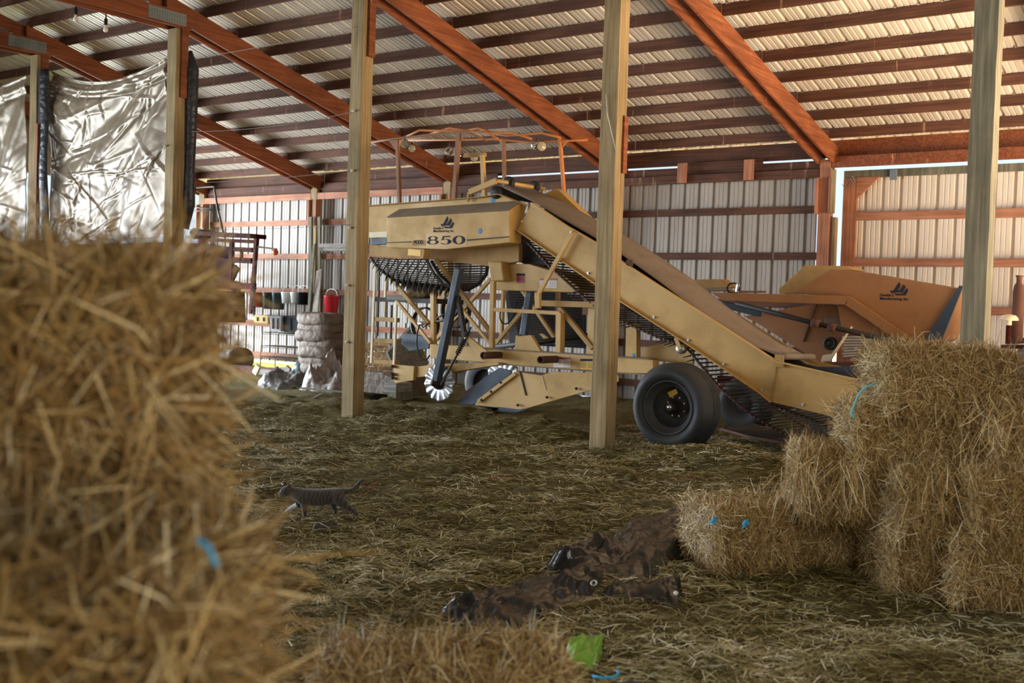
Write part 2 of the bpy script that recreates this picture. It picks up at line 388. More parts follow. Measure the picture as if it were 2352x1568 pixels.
# front wall behind the camera, with a wide doorway left of centre
sheet('wall_front', profile(-9.8, 1.7), lambda x, h: (x, -8-h, 0), lambda x, h: (x, -8-h, zs(13.2)), M['sheet'])
sheet('wall_front_west', profile(-21.5, -20.8), lambda x, h: (x, -8-h, 0), lambda x, h: (x, -8-h, zs(13.2)), M['sheet'])
sheet('wall_front_upper', profile(-20.8, -9.9), lambda x, h: (x, -8.02-h, 4.3), lambda x, h: (x, -8.02-h, zs(13.2)), M['sheet'])
g = MB(); g.box((-2.2, 7.2, -.05), (1.62, 16.55, .10)); o = g.build('floor_bounce_slab', M['yard']); o['kind'] = 'structure'  # pale slab added out of view to bounce sunlight into the barn
# unseen sheet added in the east end to keep the sun off the bales
g = MB(); g.box((1.70, 2.3, 0), (1.74, 8.2, 3.95)); o = g.build('wall_east_sun_screen', M['sheet']); o['kind'] = 'structure'
# gables over the open ends
for nm, xx in (('wall_east', 1.72), ('wall_west', -21.45)):
    g = MB(); g.prism([(xx, 16.6, 3.9), (xx, 16.6, zs(16.6)+.045), (xx, RIDGE, zs(RIDGE)+.045), (xx, -8, zs(13.2)+.045), (xx, -8, 0), (xx, -2.8 if xx > 0 else -6.0, 0), (xx, -2.8 if xx > 0 else -6.0, 3.9)], (.05, 0, 0))
    o = g.build(nm, M['sheet']); o['kind'] = 'structure'

bayname = {-2: 'in the farthest left bay', -1: 'in the bay behind the red machine', 0: 'in the bay above the hanging buckets', 1: 'in the bay above the harvester light frame',
           2: 'in the bay left of the sliding door', 3: 'in the bay over the sliding door', 4: 'in the bay at the right edge'}
ordw = ['lowest', 'second', 'third', 'fourth', 'fifth', 'sixth', 'seventh', 'eighth', 'ninth', 'tenth', 'eleventh', 'twelfth', 'thirteenth', 'fourteenth', 'fifteenth', 'sixteenth']
# purlins, one per bay and row
PY = [16.13-.6155*k for k in range(16)]
for b in range(-1, 5):
    for k, y in enumerate(PY):
        if y < 10.5-3.2: continue
        if b in (3, 4) and y < 11.0: continue
        m = MB(); off = .02*(((b+k) % 2)*2-1)
        y2 = y+off*.6
        m.box((XS[b]-.12, y2-.02, zr(y2)), (XS[b+1]+.12, y2+.02, zr(y2)+.137))
        o = m.build('roof_purlin', M['purlin'])
        lab = (ordw[k]+' dark purlin up from the eave ' if k else 'lowest dark purlin just above the eave ')+bayname[b]
        tag(o, lab, 'purlin', 'roof purlins '+bayname[b])
# eave boards under the roof sheet, and the header above the wall with a slit of daylight between
for b in range(-1, 5):
    m = MB(); hi = 3.905 if b < 3 else 3.90
    m.box((XS[b]-.0, 16.50, hi), (XS[b+1]-.002, 16.54, 4.163))
    o = m.build('eave_board', M['purlin'] if b < 3 else M['rafter']); tag(o, 'long eave board under the roof sheet '+bayname[b], 'board', 'eave boards')
    if b < 3:
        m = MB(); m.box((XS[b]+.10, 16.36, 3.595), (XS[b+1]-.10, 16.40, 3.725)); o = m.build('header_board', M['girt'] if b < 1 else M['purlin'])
        tag(o, 'red header board along the wall top '+bayname[b], 'board', 'header boards')
        segs = {2: [(-8.62, -7.22)], 1: [(-13.4, -12.4)], 0: [(-17, -13.7)], -1: [(-20.6, -17.3)]}[b]
        m = MB(); m.box((XS[b]-.1, 16.44, 3.72), (XS[b+1]+.1, 16.47, 3.862))
        for s0, s1 in segs: m.box((s0, 16.415, 3.80), (s1, 16.435, 3.93))
        o = m.build('eave_filler_board', M['purlin']); tag(o, 'dark board below the strip of daylight '+bayname[b], 'board', 'boards below the eave slit')
for nm, px in (('left', 1565), ('right', 1717)):
    q0 = T(px-8, 412, 16.34); m = MB(); m.box((q0.x, 16.31, 3.60), (q0.x+.16, 16.345, 3.92))
    o = m.build('nailing_block', M['girt_z']); tag(o, nm+' of two short upright blocks nailed across the wall header', 'wooden block', 'upright blocks on the wall header')
m = MB(); m.box((XS[3]+.10, 16.36, 3.735), (XS[5]+.1, 16.40, 3.90)); o = m.build('header_board', M['rafter']); tag(o, 'bright red header board above the sliding door', 'board', 'header boards')
# girts
GZ = [3.08, 2.365, 1.62, .90, .22]
for b in range(-1, 3):
    for k, z in enumerate(GZ):
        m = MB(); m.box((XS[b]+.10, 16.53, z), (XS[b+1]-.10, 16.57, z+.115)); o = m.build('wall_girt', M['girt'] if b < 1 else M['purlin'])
        tag(o, ['top', 'second', 'third', 'fourth', 'bottom'][k]+' horizontal wall rail '+bayname[b].replace('above', 'at'), 'wall rail', 'wall rails '+bayname[b])
# sliding door: sheet on a timber frame, hung outside the wall line
dr = empty('door_1', (-2.5, 16.7, 0)); dr['kind'] = 'structure'; dr['label'] = 'big sheeted sliding door right of the corner post'
m = MB(); pf = profile(-5.98, 1.5, .262)
for x, h in pf: m.v += [(x, 16.72+h, .1), (x, 16.72+h, 3.70)]
for i in range(len(pf)-1): m.f.append((2*i, 2*i+1, 2*i+3, 2*i+2))
m.build('door_sheet', M['doorsheet'], dr)
for nm, lo, hi in (('top_rail', (-6.0, 16.64, 3.605), (1.5, 16.69, 3.715)), ('middle_rail', (-5.8, 16.64, 2.965), (1.5, 16.69, 3.09)), ('middle_rail', (-5.8, 16.64, 2.275), (1.5, 16.69, 2.395)), ('middle_rail', (-5.8, 16.64, 1.60), (1.5, 16.69, 1.72)), ('bottom_rail', (-5.8, 16.64, .12), (1.5, 16.69, .25))):
    MB().box(lo, hi).build(nm, M['girt'] if nm != 'top_rail' else M['post_dark'], dr)
MB().box((-6.0, 16.635, .1), (-5.79, 16.69, 3.6)).build('stile', M['girt_z'], dr)
MB().prism([(-5.80, 16.63, 3.61), (-5.80, 16.63, 3.28), (-5.46, 16.63, 3.61)], (0, .05, 0)).build('corner_gusset', M['girt'], dr)
MB().box((-5.30, 16.60, 3.55), (-5.20, 16.64, 3.70)).build('roller_bracket', M['galv'], dr)
nb = MB()
for i in range(6):
    a = Vector((-6.02+.03*i, 16.625, 3.52+.022*i)); nb.bar(a, a+Vector((.06, 0, -.10)), .004, .008)
nb.build('nail_plate', M['bright_steel'], dr)

# ------------------------------------------------------------------ posts and rafters
pn = {-1: 'behind the red machine', 0: 'left of the hanging buckets', 1: 'behind the harvester light frame', 2: 'hidden behind the middle barn post', 3: 'beside the sliding door'}
for b in range(-1, 4):
    t = empty('wall_post', (XS[b], 16.44, 0), 'square timber wall post standing '+pn[b], 'post', 'posts along the back wall')
    x = XS[b]; m = MB(); m.box((x-.085, 16.36, -.05), (x+.085, 16.53, 3.86)); m.build('post_shaft', M['girt_z'] if b > 1 else M['post'], t)
    for s in (-1, 1):
        m = MB(); m.box((x+s*.105-.02, 16.30, 3.05), (x+s*.105+.02, 16.44, 3.585)); m.build('rafter_block', M['girt_z'], t)
    if b == 3:
        MB().box((x+.13, 16.40, .0), (x+.17, 16.52, 3.0)).build('trim_board', M['post'], t)
        MB().box((x+.125, 16.29, 3.05), (x+.185, 16.33, 3.70)).build('face_block', M['post'], t)
rn = {-2: 'farthest left roof rafter', -1: 'rafter above the red machine', 0: 'rafter landing at the wall left of the harvester', 1: 'rafter running from the tarp post down behind the light frame',
      2: 'rafter running down between the two middle barn posts', 3: 'bright orange rafter landing beside the sliding door', 4: 'rafter above the right-hand barn post'}
for b in range(-1, 5):
    x = XS[b]; t = empty('roof_rafter', (x, YP, zr(YP)), 'long red timber '+rn[b], 'rafter', 'rafters from the inner posts to the back wall')
    for s in (-1, 1):
        ya, yb = 9.9, 16.6; m = MB()
        m.prism([(x+s*.115-.02, ya, zr(ya)), (x+s*.115-.02, yb, zr(yb)), (x+s*.115-.02, yb, zr(yb)-.18), (x+s*.115-.02, yb-.25, zr(yb-.25)-.285), (x+s*.115-.02, ya, zr(ya)-.285)], (.04, 0, 0))
        m.build('rafter_board', M['rafter'], t, bevel=.004)
        m = MB(); m.prism([(x+s*.09-.018, ya, zr(ya)-.215), (x+s*.09-.018, yb-.2, zr(yb-.2)-.215), (x+s*.09-.018, yb-.2, zr(yb-.2)-.25), (x+s*.09-.018, ya, zr(ya)-.25)], (.036, 0, 0)) if s > 0 else None
# trusses over the camera's aisle
for b in (-1, 0, 1, 2):
    x = XS[b]; t = empty('roof_truss', (x, 6, 5.3), 'red timber roof truss '+{-1: 'far left behind the tarps', 0: 'on the post at the left edge', 1: 'on the tarp post at upper left', 2: 'above the middle of the barn'}[b], 'truss', 'roof trusses over the aisle')
    for s in (-1, 1):
        MB().box((x+s*.13-.02, RIDGE-.1, 5.33), (x+s*.13+.02, YP+.12, 5.56)).build('bottom_chord', M['rafter'], t)
    MB().prism([(x-.02, YP, zr(YP)), (x-.02, RIDGE, zr(RIDGE)), (x-.02, RIDGE, zr(RIDGE)-.19), (x-.02, YP, zr(YP)-.19)], (.04, 0, 0)).build('top_chord', M['rafter'], t)
    MB().bar((x, 8.2, 5.5), (x, 7.0, zr(7.0)-.1), .04, .12, (1, 0, 0)).build('web_member', M['rafter'], t)
    if b in (0, 1):
        pl = MB(); pl.box((x+.152, YP-.62, 5.36), (x+.158, YP+.02, 5.53))
        for i in range(15):
            for j in range(2): pl.box((x+.157, YP-.60+.042*i, 5.375+.075*j), (x+.164, YP-.585+.042*i, 5.43+.075*j))
        pl.build('nail_plate', M['galv'], t)
pl_ = {0: 'barn post at the far left edge between two tarps', 1: 'barn post at the right edge of the large silver tarp', 2: 'tall barn post left of the harvester boom, wired for fencing', 3: 'tall barn post in the middle, beside the harvester tyre', 4: 'grey barn post behind the right-hand hay stack', -1: 'barn post behind the silver tarp'}
def roughpost(x, z1):
    m = MB(); n = 26
    for i in range(n+1):
        z = -.1+(z1+.1)*i/n; e = [.006*(random.random()-.5) for _ in range(8)]
        r = PW/2
        m.v += [(x-r+e[0], YP-r+e[1], z), (x+r+e[2], YP-r+e[3], z), (x+r+e[4], YP+r+e[5], z), (x-r+e[6], YP+r+e[7], z)]
    for i in range(n):
        for k in range(4): m.f.append((4*i+k, 4*i+(k+1) % 4, 4*i+4+(k+1) % 4, 4*i+4+k))
    m.f += [(3, 2, 1, 0), (4*n, 4*n+1, 4*n+2, 4*n+3)]
    return m
insul = {2: [(815, 255), (812, 392), (806, 523), (801, 655), (800, 785)], 1: [(383, 335)]}
for b in range(-1, 5):
    x = XS[b]; top = 5.33 if b < 2 else 5.62
    t = empty('timber_post', (x, YP, 0), 'square timber '+pl_[b], 'post', 'inner row of barn posts')
    roughpost(x, top).build('post_shaft', M['post_dark'] if b == 4 else M['post'], t, bevel=.006)
    zb = {1: 4.35, 2: 4.55, 3: 5.19, 0: 4.40, -1: 4.4, 4: 5.2}[b]
    MB().box((x+.10, YP-.03, zb), (x+.142, YP+.08, top+.05)).build('scab_board', M['rafter'], t)
    for px, py in insul.get(b, []):
        q = T(px, py, YP-.10); k = MB(); k.lathe((q.x, YP-.10, q.z), (0, -1, 0), [(.0, 0), (.011, 0), (.011, .02), (.019, .024), (.019, .034), (.009, .038), (.009, .048), (0, .05)], 10)
        k.build('insulator', M['porcelain'], t, smooth=True)
    if b == 3:
        MB().tube([T(1392, 215, YP-.115), T(1395, 260, YP-.115), T(1404, 300, YP-.12), T(1412, 335, YP-.11), T(1420, 355, YP-.105)], .004, 5).build('loose_wire', M['wire'], t)
        MB().box((x+.10, YP+.02, 2.95), (x+.125, YP+.10, 3.55)).build('cleat', M['rafter'], t)
# thin fence wires strung across the posts
def wire(name, pts, r, lab):
    m = MB(); m.tube(pts, r, 4); o = m.build(name, M['wire']); tag(o, lab, 'wire', 'thin wires under the roof'); return o
def catn(a, b, sag, n=10): return [a.lerp(b, i/n)-Vector((0, 0, sag*4*(i/n)*(1-i/n))) for i in range(n+1)]
wire('strung_wire', catn(T(480, 128, YP-.13), T(812, 62, YP-.13), .02), .0035, 'highest thin wire running up to the left middle post')
wire('strung_wire', catn(T(440, 302, YP-.13), T(806, 258, YP-.13), .06), .0035, 'thin wire across the rafters at mid height of the left middle post')
wire('strung_wire', catn(T(470, 419, YP-.13), T(802, 392, YP-.13), .02), .0035, 'thin wire just above the wall header left of the harvester')
wire('strung_wire', catn(T(430, 527, YP-.13), T(798, 516, YP-.13), .02), .0035, 'lowest thin wire crossing in front of the white wall')
wire('hanging_wire', [T(742, 790, 13.5), T(745, 415, 13.5), T(770, 80, 13.5)], .003, 'thin wire hanging straight down from the roof left of the middle post')
# ------------------------------------------------------------------ big harvester
HV = empty('harvester', (-7.5, 11.8, 0), 'long tan yellow farm harvester with sloping conveyor parked behind the barn posts', 'harvester')
def plate(px, Y, th_, name, mat, parent=HV, bevel=.004):
    m = MB(); m.prism([T(x, y, Y) for x, y in px], (0, th_, 0)); return m.build(name, mat, parent, bevel=bevel)
def pbar(a, b, Y, w, h, name, mat, parent=HV, Yb=None):
    m = MB(); m.bar(T(*a, Y), T(*b, Y if Yb is None else Yb), w, h); return m.build(name, mat, parent, bevel=.004)
def bolt(px, py, Y, r, parent, mat=None):
    q = T(px, py, Y); m = MB(); m.lathe(q, (0, -1, 0), [(r, -.005), (r, .012), (r*.55, .012), (r*.55, .03), (0, .03)], 6)
    return m.build('bolt', mat or M['bright_steel'], parent)
# lettering helper: text as thin raised mesh on plane Y
def text_mesh(name, s, size, X0, Z0, Y, mat, parent, shear=0.0, tilt=0.0, bold=0.0, sx=1.0):
    cu = bpy.data.curves.new('text_tmp', 'FONT'); cu.body = s; cu.size = size; cu.extrude = .001; cu.offset = bold
    ob = bpy.data.objects.new('text_tmp', cu); COL.objects.link(ob)
    dg = bpy.context.evaluated_depsgraph_get(); dg.update()
    me = bpy.data.meshes.new_from_object(ob.evaluated_get(dg)); bpy.data.objects.remove(ob); bpy.data.curves.remove(cu)
    me.transform(Matrix(((sx, 0, 0, X0), (0, 0, -1, Y), (tilt, 1, 0, Z0), (0, 0, 0, 1))))
    me.name = name; me.materials.clear(); return link(name, me, mat, parent)
def ring(m, cx, cz, rx, rz, ix, iz, Y, n=40, th_=.0015):
    b = len(m.v)
    for k in range(n):
        t = 2*math.pi*k/n; c, s = math.cos(t), math.sin(t)
        m.v += [(cx+rx*c, Y, cz+rz*s), (cx+ix*c, Y, cz+iz*s)]
    for k in range(n):
        k2 = (k+1) % n; m.f.append((b+2*k, b+2*k+1, b+2*k2+1, b+2*k2))
def digits850(X0, Z0, H, W_, Y, mat, parent):
    m = MB(); w = W_/3.0
    c = X0+.47*w
    ring(m, c, Z0+.735*H, .37*w, .265*H, .20*w, .205*H, Y); ring(m, c, Z0+.285*H, .45*w, .285*H, .25*w, .215*H, Y-.0004)
    c = X0+2.48*w; ring(m, c, Z0+.5*H, .48*w, .5*H, .24*w, .42*H, Y)
    # the five: flag, stem, bowl
    x = X0+1.03*w
    fl = [(.22, .98), (.80, 1.0), (.76, .86), (.27, .84)]; st = [(.22, .98), (.31, .98), (.25, .60), (.13, .52)]
    for pl in (fl, st): m.add([(x+a*w, Y, Z0+b*H) for a, b in pl], [(0, 3, 2, 1)])
    b0 = len(m.v); n = 26
    for k in range(n+1):
        t = math.radians(140-285*k/n); cx, cz = x+.42*w, Z0+.325*H; thick = .24 if -60 < math.degrees(t) < 60 else .12
        ti = .08+.20*max(0, math.cos(t)); m.v += [(cx+.46*w*math.cos(t), Y, cz+.325*H*math.sin(t)), (cx+(.46-ti)*w*math.cos(t), Y, cz+(.325-.075)*H*math.sin(t))]
    for k in range(n): m.f.append((b0+2*k, b0+2*k+2, b0+2*k+3, b0+2*k+1))
    return m.build('number_decal', mat, parent)
LOGO = [[(1082, 412), (1098, 465), (1062, 548), (1010, 548)], [(1135, 445), (1160, 490), (1120, 575), (1070, 570), (1085, 530), (1120, 480)],
        [(968, 545), (1085, 545), (1078, 572), (1012, 580), (990, 587)], [(1015, 590), (1122, 590), (1176, 505), (1190, 545), (1157, 618), (1045, 618)]]
def logo(fn, parent):
    m = MB()
    for i, pl in enumerate(LOGO): m.add([fn(x, y, i) for x, y in pl], [tuple(range(len(pl)))])
    return m.build('emblem_decal', M['decal_navy'], parent)

# --- top boom: side plate, guard with the lettering
YB = 11.40
plate([(832, 475), (1108, 453), (1145, 447), (1207, 471), (1196, 505), (1172, 530), (850, 546), (832, 546)], YB, .03, 'boom_side_plate', M['yellow'])
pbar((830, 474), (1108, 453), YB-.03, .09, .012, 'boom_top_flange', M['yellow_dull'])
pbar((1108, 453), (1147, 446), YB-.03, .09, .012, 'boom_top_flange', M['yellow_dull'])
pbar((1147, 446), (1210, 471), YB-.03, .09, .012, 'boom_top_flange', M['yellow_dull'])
plate([(848, 533), (890, 531), (890, 544), (848, 546)], 11.15, .06, 'boom_end_rail', M['cream'])
plate([(852, 546), (888, 546), (888, 560), (852, 562)], 11.45, .1, 'drive_housing', M['blue_steel'])
YG = 11.15
gf = [T(888.4, 499.9, YG), T(1169, 483.8, YG), T(1170.6, 556.3, YG), T(1024, 572.2, YG), T(888.4, 567.9, YG)]
gb = [T(912.6, 482.2, YB), T(1191.5, 462.5, YB)]
m = MB(); back = [Vector((p.x, YB, p.z)) for p in gf]; back[0] = gb[0]; back[1] = gb[1]; back[0].x = gf[0].x; back[1].x = gf[1].x
m.add(gf+back, [(0, 4, 3, 2, 1), (5, 6, 7, 8, 9), (1, 2, 7, 6), (2, 3, 8, 7), (3, 4, 9, 8), (4, 0, 5, 9)])
GP = m.build('chain_guard', M['yellow'], HV, bevel=.004)
m = MB(); e = Vector((0, -.003, .004)); m.prism([gf[0]+e, gf[1]+e, back[1]+e, back[0]+e], (0, -.002, .006)); m.build('guard_top', M['dust_top'], GP)
def onG(x, y, lift=.004): return T(880+x*.13605, 440+y*.13605, YG-lift)
logo(lambda x, y, i: onG(x, y, .004+.0005*i), GP)
m = MB(); m.add([onG(725, 706, .002), onG(1412, 703, .002), onG(1412, 920, .002), onG(722, 922, .002)], [(0, 3, 2, 1)]); m.build('number_patch', M['decal_tan'], GP)
a, b = onG(735, 893), onG(1398, 737); digits850(a.x, a.z, (b.z-a.z)*.97, b.x-a.x, YG-.006, M['decal_navy'], GP)
m = MB(); m.add([onG(490, 835, .002), onG(716, 825, .002), onG(716, 912, .002), onG(490, 912, .002)], [(0, 3, 2, 1)]); m.build('model_patch', M['yellow_dull'], GP)
a, b = onG(512, 885), onG(690, 840); text_mesh('model_lettering', 'MODEL', .075, a.x, a.z, YG-.005, M['decal_navy'], GP, sx=(b.x-a.x)/.255)
a, b = onG(845, 638), onG(1008, 638); text_mesh('maker_lettering', 'Double L', .043, a.x, a.z, YG-.004, M['decal_navy'], GP, bold=.0002, sx=(b.x-a.x)/.152)
a, b = onG(845, 684), onG(1232, 684); text_mesh('maker_lettering', 'Manufacturing, Inc.', .043, a.x, a.z, YG-.004, M['decal_navy'], GP, bold=.0002, sx=(b.x-a.x)/.36)
m = MB()
for pl in ([(66, 858), (484, 838), (484, 855), (66, 868)], [(1418, 808), (2132, 752), (2132, 764), (1418, 824)], [(1418, 828), (2132, 768), (2132, 772), (1418, 834)]):
    m.add([onG(x, y, .004) for x, y in pl], [(0, 3, 2, 1)])
m.build('pinstripe', M['decal_navy'], GP)
def spot(q, r, parent):
    m = MB(); m.lathe(q, (0, -1, 0), [(0, .002), (r*.7, .002), (r, .0)], 20); m.build('paint_spot', M['paint_blue'], parent)
spot(onG(1635, 666, .002), .036, GP); spot(T(1132, 460, YB-.002), .036, HV)
# lower boom beam with sticker
plate([(848, 561), (975, 572), (972, 594), (848, 588)], 11.2, .12, 'boom_end_beam', M['yellow_dull'])
m = MB(); m.add([T(938, 571, 11.196), T(966, 574, 11.196), T(966, 588, 11.196), T(936, 586, 11.196)], [(0, 3, 2, 1)]); m.build('warning_decal', M['decal_yellow'], HV)
plate([(972, 572), (1192, 560), (1192, 600), (1130, 612), (972, 594)], 11.7, .08, 'boom_cross_beam', M['yellow_dull'])
plate([(1170, 556), (1192, 520), (1216, 560), (1260, 606), (1240, 622), (1192, 601), (1130, 585)], 11.9, .06, 'inner_plate', M['dark_steel'])
# --- elevator: side plates, flange, web, cover
YE = 11.30
up_top = [(1222, 466), (1300, 518), (1377, 562), (1428, 601), (1784, 830)]
plate([(1222, 466), (1300, 518), (1377, 562), (1428, 601), (1784, 830), (1771, 923), (1743, 900), (1578, 789), (1428, 693), (1300, 605), (1188, 528)], YE, .02, 'elevator_side_plate', M['yellow'])
plate([(1784, 830), (1989, 876), (2060, 892), (2045, 995), (1928, 961), (1818, 934), (1771, 923)], YE, .02, 'elevator_foot_plate', M['yellow'])
m = MB()
for a, b in zip(up_top[:-1], up_top[1:]): m.bar(T(*a, YE-.03), T(*b, YE-.03), .07, .012)
m.bar(T(1784, 830, YE-.03), T(2060, 892, YE-.03), .07, .012)
m.build('elevator_top_flange', M['yellow'], HV)
m = MB()
for a, b in zip([(1188, 528), (1300, 605), (1428, 693), (1578, 789), (1743, 900)], [(1300, 605), (1428, 693), (1578, 789), (1743, 900), (1771, 923)]): m.bar(T(*a, YE-.025), T(*b, YE-.025), .06, .01)
m.build('elevator_bottom_flange', M['yellow'], HV)
pbar((1784, 832), (1771, 922), YE-.01, .012, .014, 'seam_strip', M['yellow_dull'])
dX = .0; YF = 12.25
far = lambda x, y: T(x, y, YE)+Vector((0, YF-YE, 0))
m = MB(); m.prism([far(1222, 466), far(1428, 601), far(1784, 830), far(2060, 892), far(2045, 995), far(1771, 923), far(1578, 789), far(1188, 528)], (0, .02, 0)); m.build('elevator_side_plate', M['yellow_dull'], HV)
for px, py in ((1352, 627), (1503, 728), (1582, 781), (1663, 836), (1751, 896), (1845, 929), (1315, 532)): bolt(px, py, YE-.001, .017, HV)
# belt cover: near edge just over the near plate, far edge over the far one
near_px = [(1152, 428), (1222, 461), (1300, 507), (1377, 552), (1432, 587), (1514, 646), (1621, 728), (1728, 793), (1798, 820)]
cv_n = [T(x, y, YE+.10) for x, y in near_px]
m = MB(); nn = len(cv_n)
lift = [.02, .03, .04, .05, .05, .06, .04, .0, -.02]
m.v = []
for i, p in enumerate(cv_n):
    for j in range(7):
        t = j/6; m.v.append((p.x, p.y+t*.80, p.z+lift[i]*t+.045*math.sin(math.pi*t)*(1 if 0 < i < nn-1 else .4)))
for i in range(nn-1):
    for j in range(6): m.f.append((i*7+j, (i+1)*7+j, (i+1)*7+j+1, i*7+j+1))
m.build('belt_cover', M['cover'], HV, smooth=True, solid=.014)
q = cv_n[-1]; m = MB(); m.tube([(q.x+.02, q.y-.01, q.z+.01), (q.x+.02, q.y+.82, q.z-.01)], .035, 12); m.build('cover_roll', M['cover'], HV, smooth=True)
m = MB(); m.box((q.x-.03, YE-.05, q.z-.10), (q.x+.07, YE-.03, q.z+.03)); m.build('cover_bracket', M['yellow_dull'], HV)
q = T(1450, 603, YE); MB().box((q.x-.04, YE-.05, q.z-.04), (q.x+.04, YE-.03, q.z+.03)).build('cover_bracket', M['rust'], HV)
# dark belt sides below the cover
m = MB(); pts = [T(x, y, YE+.06) for x, y in [(1222, 470), (1432, 604), (1784, 834), (1989, 878)]]
for i, p in enumerate(pts): m.v += [(p.x, p.y, p.z-.03), (p.x, p.y, p.z+(.0, .03, .02, .0)[i]), (p.x, p.y+.86, p.z-.03)]
for i in range(3): m.f += [(3*i, 3*i+3, 3*i+4, 3*i+1), (3*i, 3*i+2, 3*i+5, 3*i+3)]
m.build('conveyor_bed', M['black_plastic'], HV)
m = MB(); m.prism([T(1800, 842, YE+.3), T(1990, 842, YE+.3), T(2060, 850, YE+.3), T(2060, 890, YE+.3), T(1990, 872, YE+.3)], (0, .03, 0)); m.build('foot_baffle', M['blue_steel'], HV)
# head roller, idler bar
A = T(1078, 441, YB-.05); B = T(1140, 415, YB-.05)
MB().bar(A, B, .03, .075).build('idler_arm', M['yellow'], HV, bevel=.006)
MB().bar(A+Vector((-.01, 0, 0)), A+Vector((-.02, 0, -.12)), .03, .03).build('idler_bracket', M['yellow_dull'], HV)
Bf = TX(1250, 434, B.x); MB().tube([B, Bf], .026, 10).build('idler_bar', M['yellow'], HV, smooth=True)
for t in (.25, .78):
    c = B.lerp(Bf, t); m = MB(); m.lathe(c, (Bf-B), [(.026, -.03), (.075, -.035), (.085, -.02), (.085, .02), (.075, .035), (.026, .03)], 20); m.build('idler_wheel', M['dark_steel'], HV, smooth=True)
m = MB(); m.lathe(T(1136, 441, YB-.04), (0, 1, 0), [(0, 0), (.075, 0), (.085, .02), (.085, .12), (.06, .14), (.06, .9)], 20); m.build('head_pulley', M['dark_steel'], HV, smooth=True)
fg = lambda x, y: T(x, y, 12.2)
m = MB(); m.prism([fg(1248, 446), fg(1276, 433), fg(1284, 437), fg(1420, 568), fg(1400, 566), fg(1330, 505)], (0, .16, 0)); m.build('far_guard', M['yellow'], HV, bevel=.005)
# digger web below the elevator: chains and rods
wp = [(1188, 540), (1215, 560), (1264, 613), (1292, 637), (1330, 672), (1368, 705), (1428, 737), (1514, 776), (1560, 790), (1580, 800), (1603, 830), (1650, 887), (1710, 940), (1755, 970), (1800, 995), (1840, 1010)]
wy = [11.42]*10+[11.45, 11.5, 11.6, 11.75, 11.9, 12.05]
wv = [T(x, y, Y) for (x, y), Y in zip(wp, wy)]
for p in wv: p.z = max(p.z, .10)
def resample(pts, step):
    out = [pts[0].copy()]; acc = 0
    for a, b in zip(pts[:-1], pts[1:]):
        L = (b-a).length; d = step-acc
        while d < L: out.append(a.lerp(b, d/L)); d += step
        acc = (acc+L) % step if False else L-(d-step)
    return out
web = resample(wv, .058)
MB().tube(web, .016, 6).build('web_chain', M['rust'], HV)
MB().tube([p+Vector((0, .74, 0)) for p in web], .016, 6).build('web_chain', M['rust'], HV)
for i, p in enumerate(web[:95]):
    m = MB(); m.tube([p+Vector((0, -.03, 0)), p+Vector((0, .03, .0)), p+Vector((0, .74, 0))], .0105, 6, cap=True); m.build('web_rod', M['rod_steel'], HV)
# fingers that stick out of the chain now and then
m = MB()
for i in (8, 9, 20, 21, 33, 34, 35, 43, 44, 45, 46, 50, 51):
    if i < len(web): p = web[i]; m.tube([p, p+Vector((-.10, -.04, -.035))], [.012, .004], 5)
m.build('web_fingers', M['dark_steel'], HV)
# lower web lying near the floor under the elevator
low = [G(x, y, .14) for x, y in ((1655, 985), (1720, 1003), (1800, 1018), (1880, 1022), (1960, 1005))]
low = resample(low, .085)
MB().tube(low, .016, 6).build('web_chain', M['rust'], HV); MB().tube([p+Vector((0, .85, .0)) for p in low], .016, 6).build('web_chain', M['rust'], HV)
for p in low: MB().tube([p, p+Vector((0, .85, 0))], .015, 6).build('web_rod', M['rod_steel'], HV)
rr = resample([T(1771, 928, 11.9), T(1870, 965, 11.9), T(1960, 1000, 11.9)], .06)
MB().tube(rr, .016, 6).build('web_chain', M['rust'], HV)
for p in rr: MB().tube([p+Vector((0, -.35, 0)), p+Vector((0, .45, 0))], .0105, 6).build('web_rod', M['rod_steel'], HV)
q = T(1563, 801, 11.36); m = MB(); m.lathe(q, (0, 1, 0), [(0, -.02), (.05, -.02), (.058, 0), (.058, .05), (.0, .05)], 18); m.build('return_roller', M['bright_steel'], HV, smooth=True)
pbar((1552, 775), (1563, 803), 11.33, .02, .05, 'roller_hanger', M['yellow'])
# --- brace, frame posts and trusses
def strut(a, b, Y, px, mat='yellow', dep=.05, Yb=None, name='frame_strut'):
    A_, B_ = T(*a, Y), T(*b, Y if Yb is None else Yb); mm = px*((A_-Vector(CAMP)).length)/2700
    return pbar(a, b, Y, dep, mm, name, M[mat], HV, Yb)
strut((1317, 531), (1234, 681), 11.22, 10, dep=.04, name='elevator_brace')
bolt(1313, 533, 11.20, .014, HV)
strut((1236, 672), (1236, 708), 11.22, 14, dep=.05, name='brace_foot')
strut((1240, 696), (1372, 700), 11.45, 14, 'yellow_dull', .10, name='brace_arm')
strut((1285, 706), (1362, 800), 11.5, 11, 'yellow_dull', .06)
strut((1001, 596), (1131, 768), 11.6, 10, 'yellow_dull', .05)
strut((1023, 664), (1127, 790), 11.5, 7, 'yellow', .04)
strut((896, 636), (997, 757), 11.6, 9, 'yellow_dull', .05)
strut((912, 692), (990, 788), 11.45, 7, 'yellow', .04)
strut((995, 660), (996, 790), 11.5, 11, 'yellow', .06, name='frame_upright')
strut((1133, 645), (1130, 800), 11.5, 12, 'yellow', .06, name='frame_upright')
strut((1002, 780), (1128, 640), 12.6, 8, 'yellow', .05)
strut((1022, 672), (1048, 707), 12.6, 7, 'yellow', .05)
strut((1136, 793), (1238, 668), 12.4, 9, 'yellow_dull', .05)
strut((1157, 660), (1152, 772), 12.7, 7, 'yellow', .06, name='frame_upright')
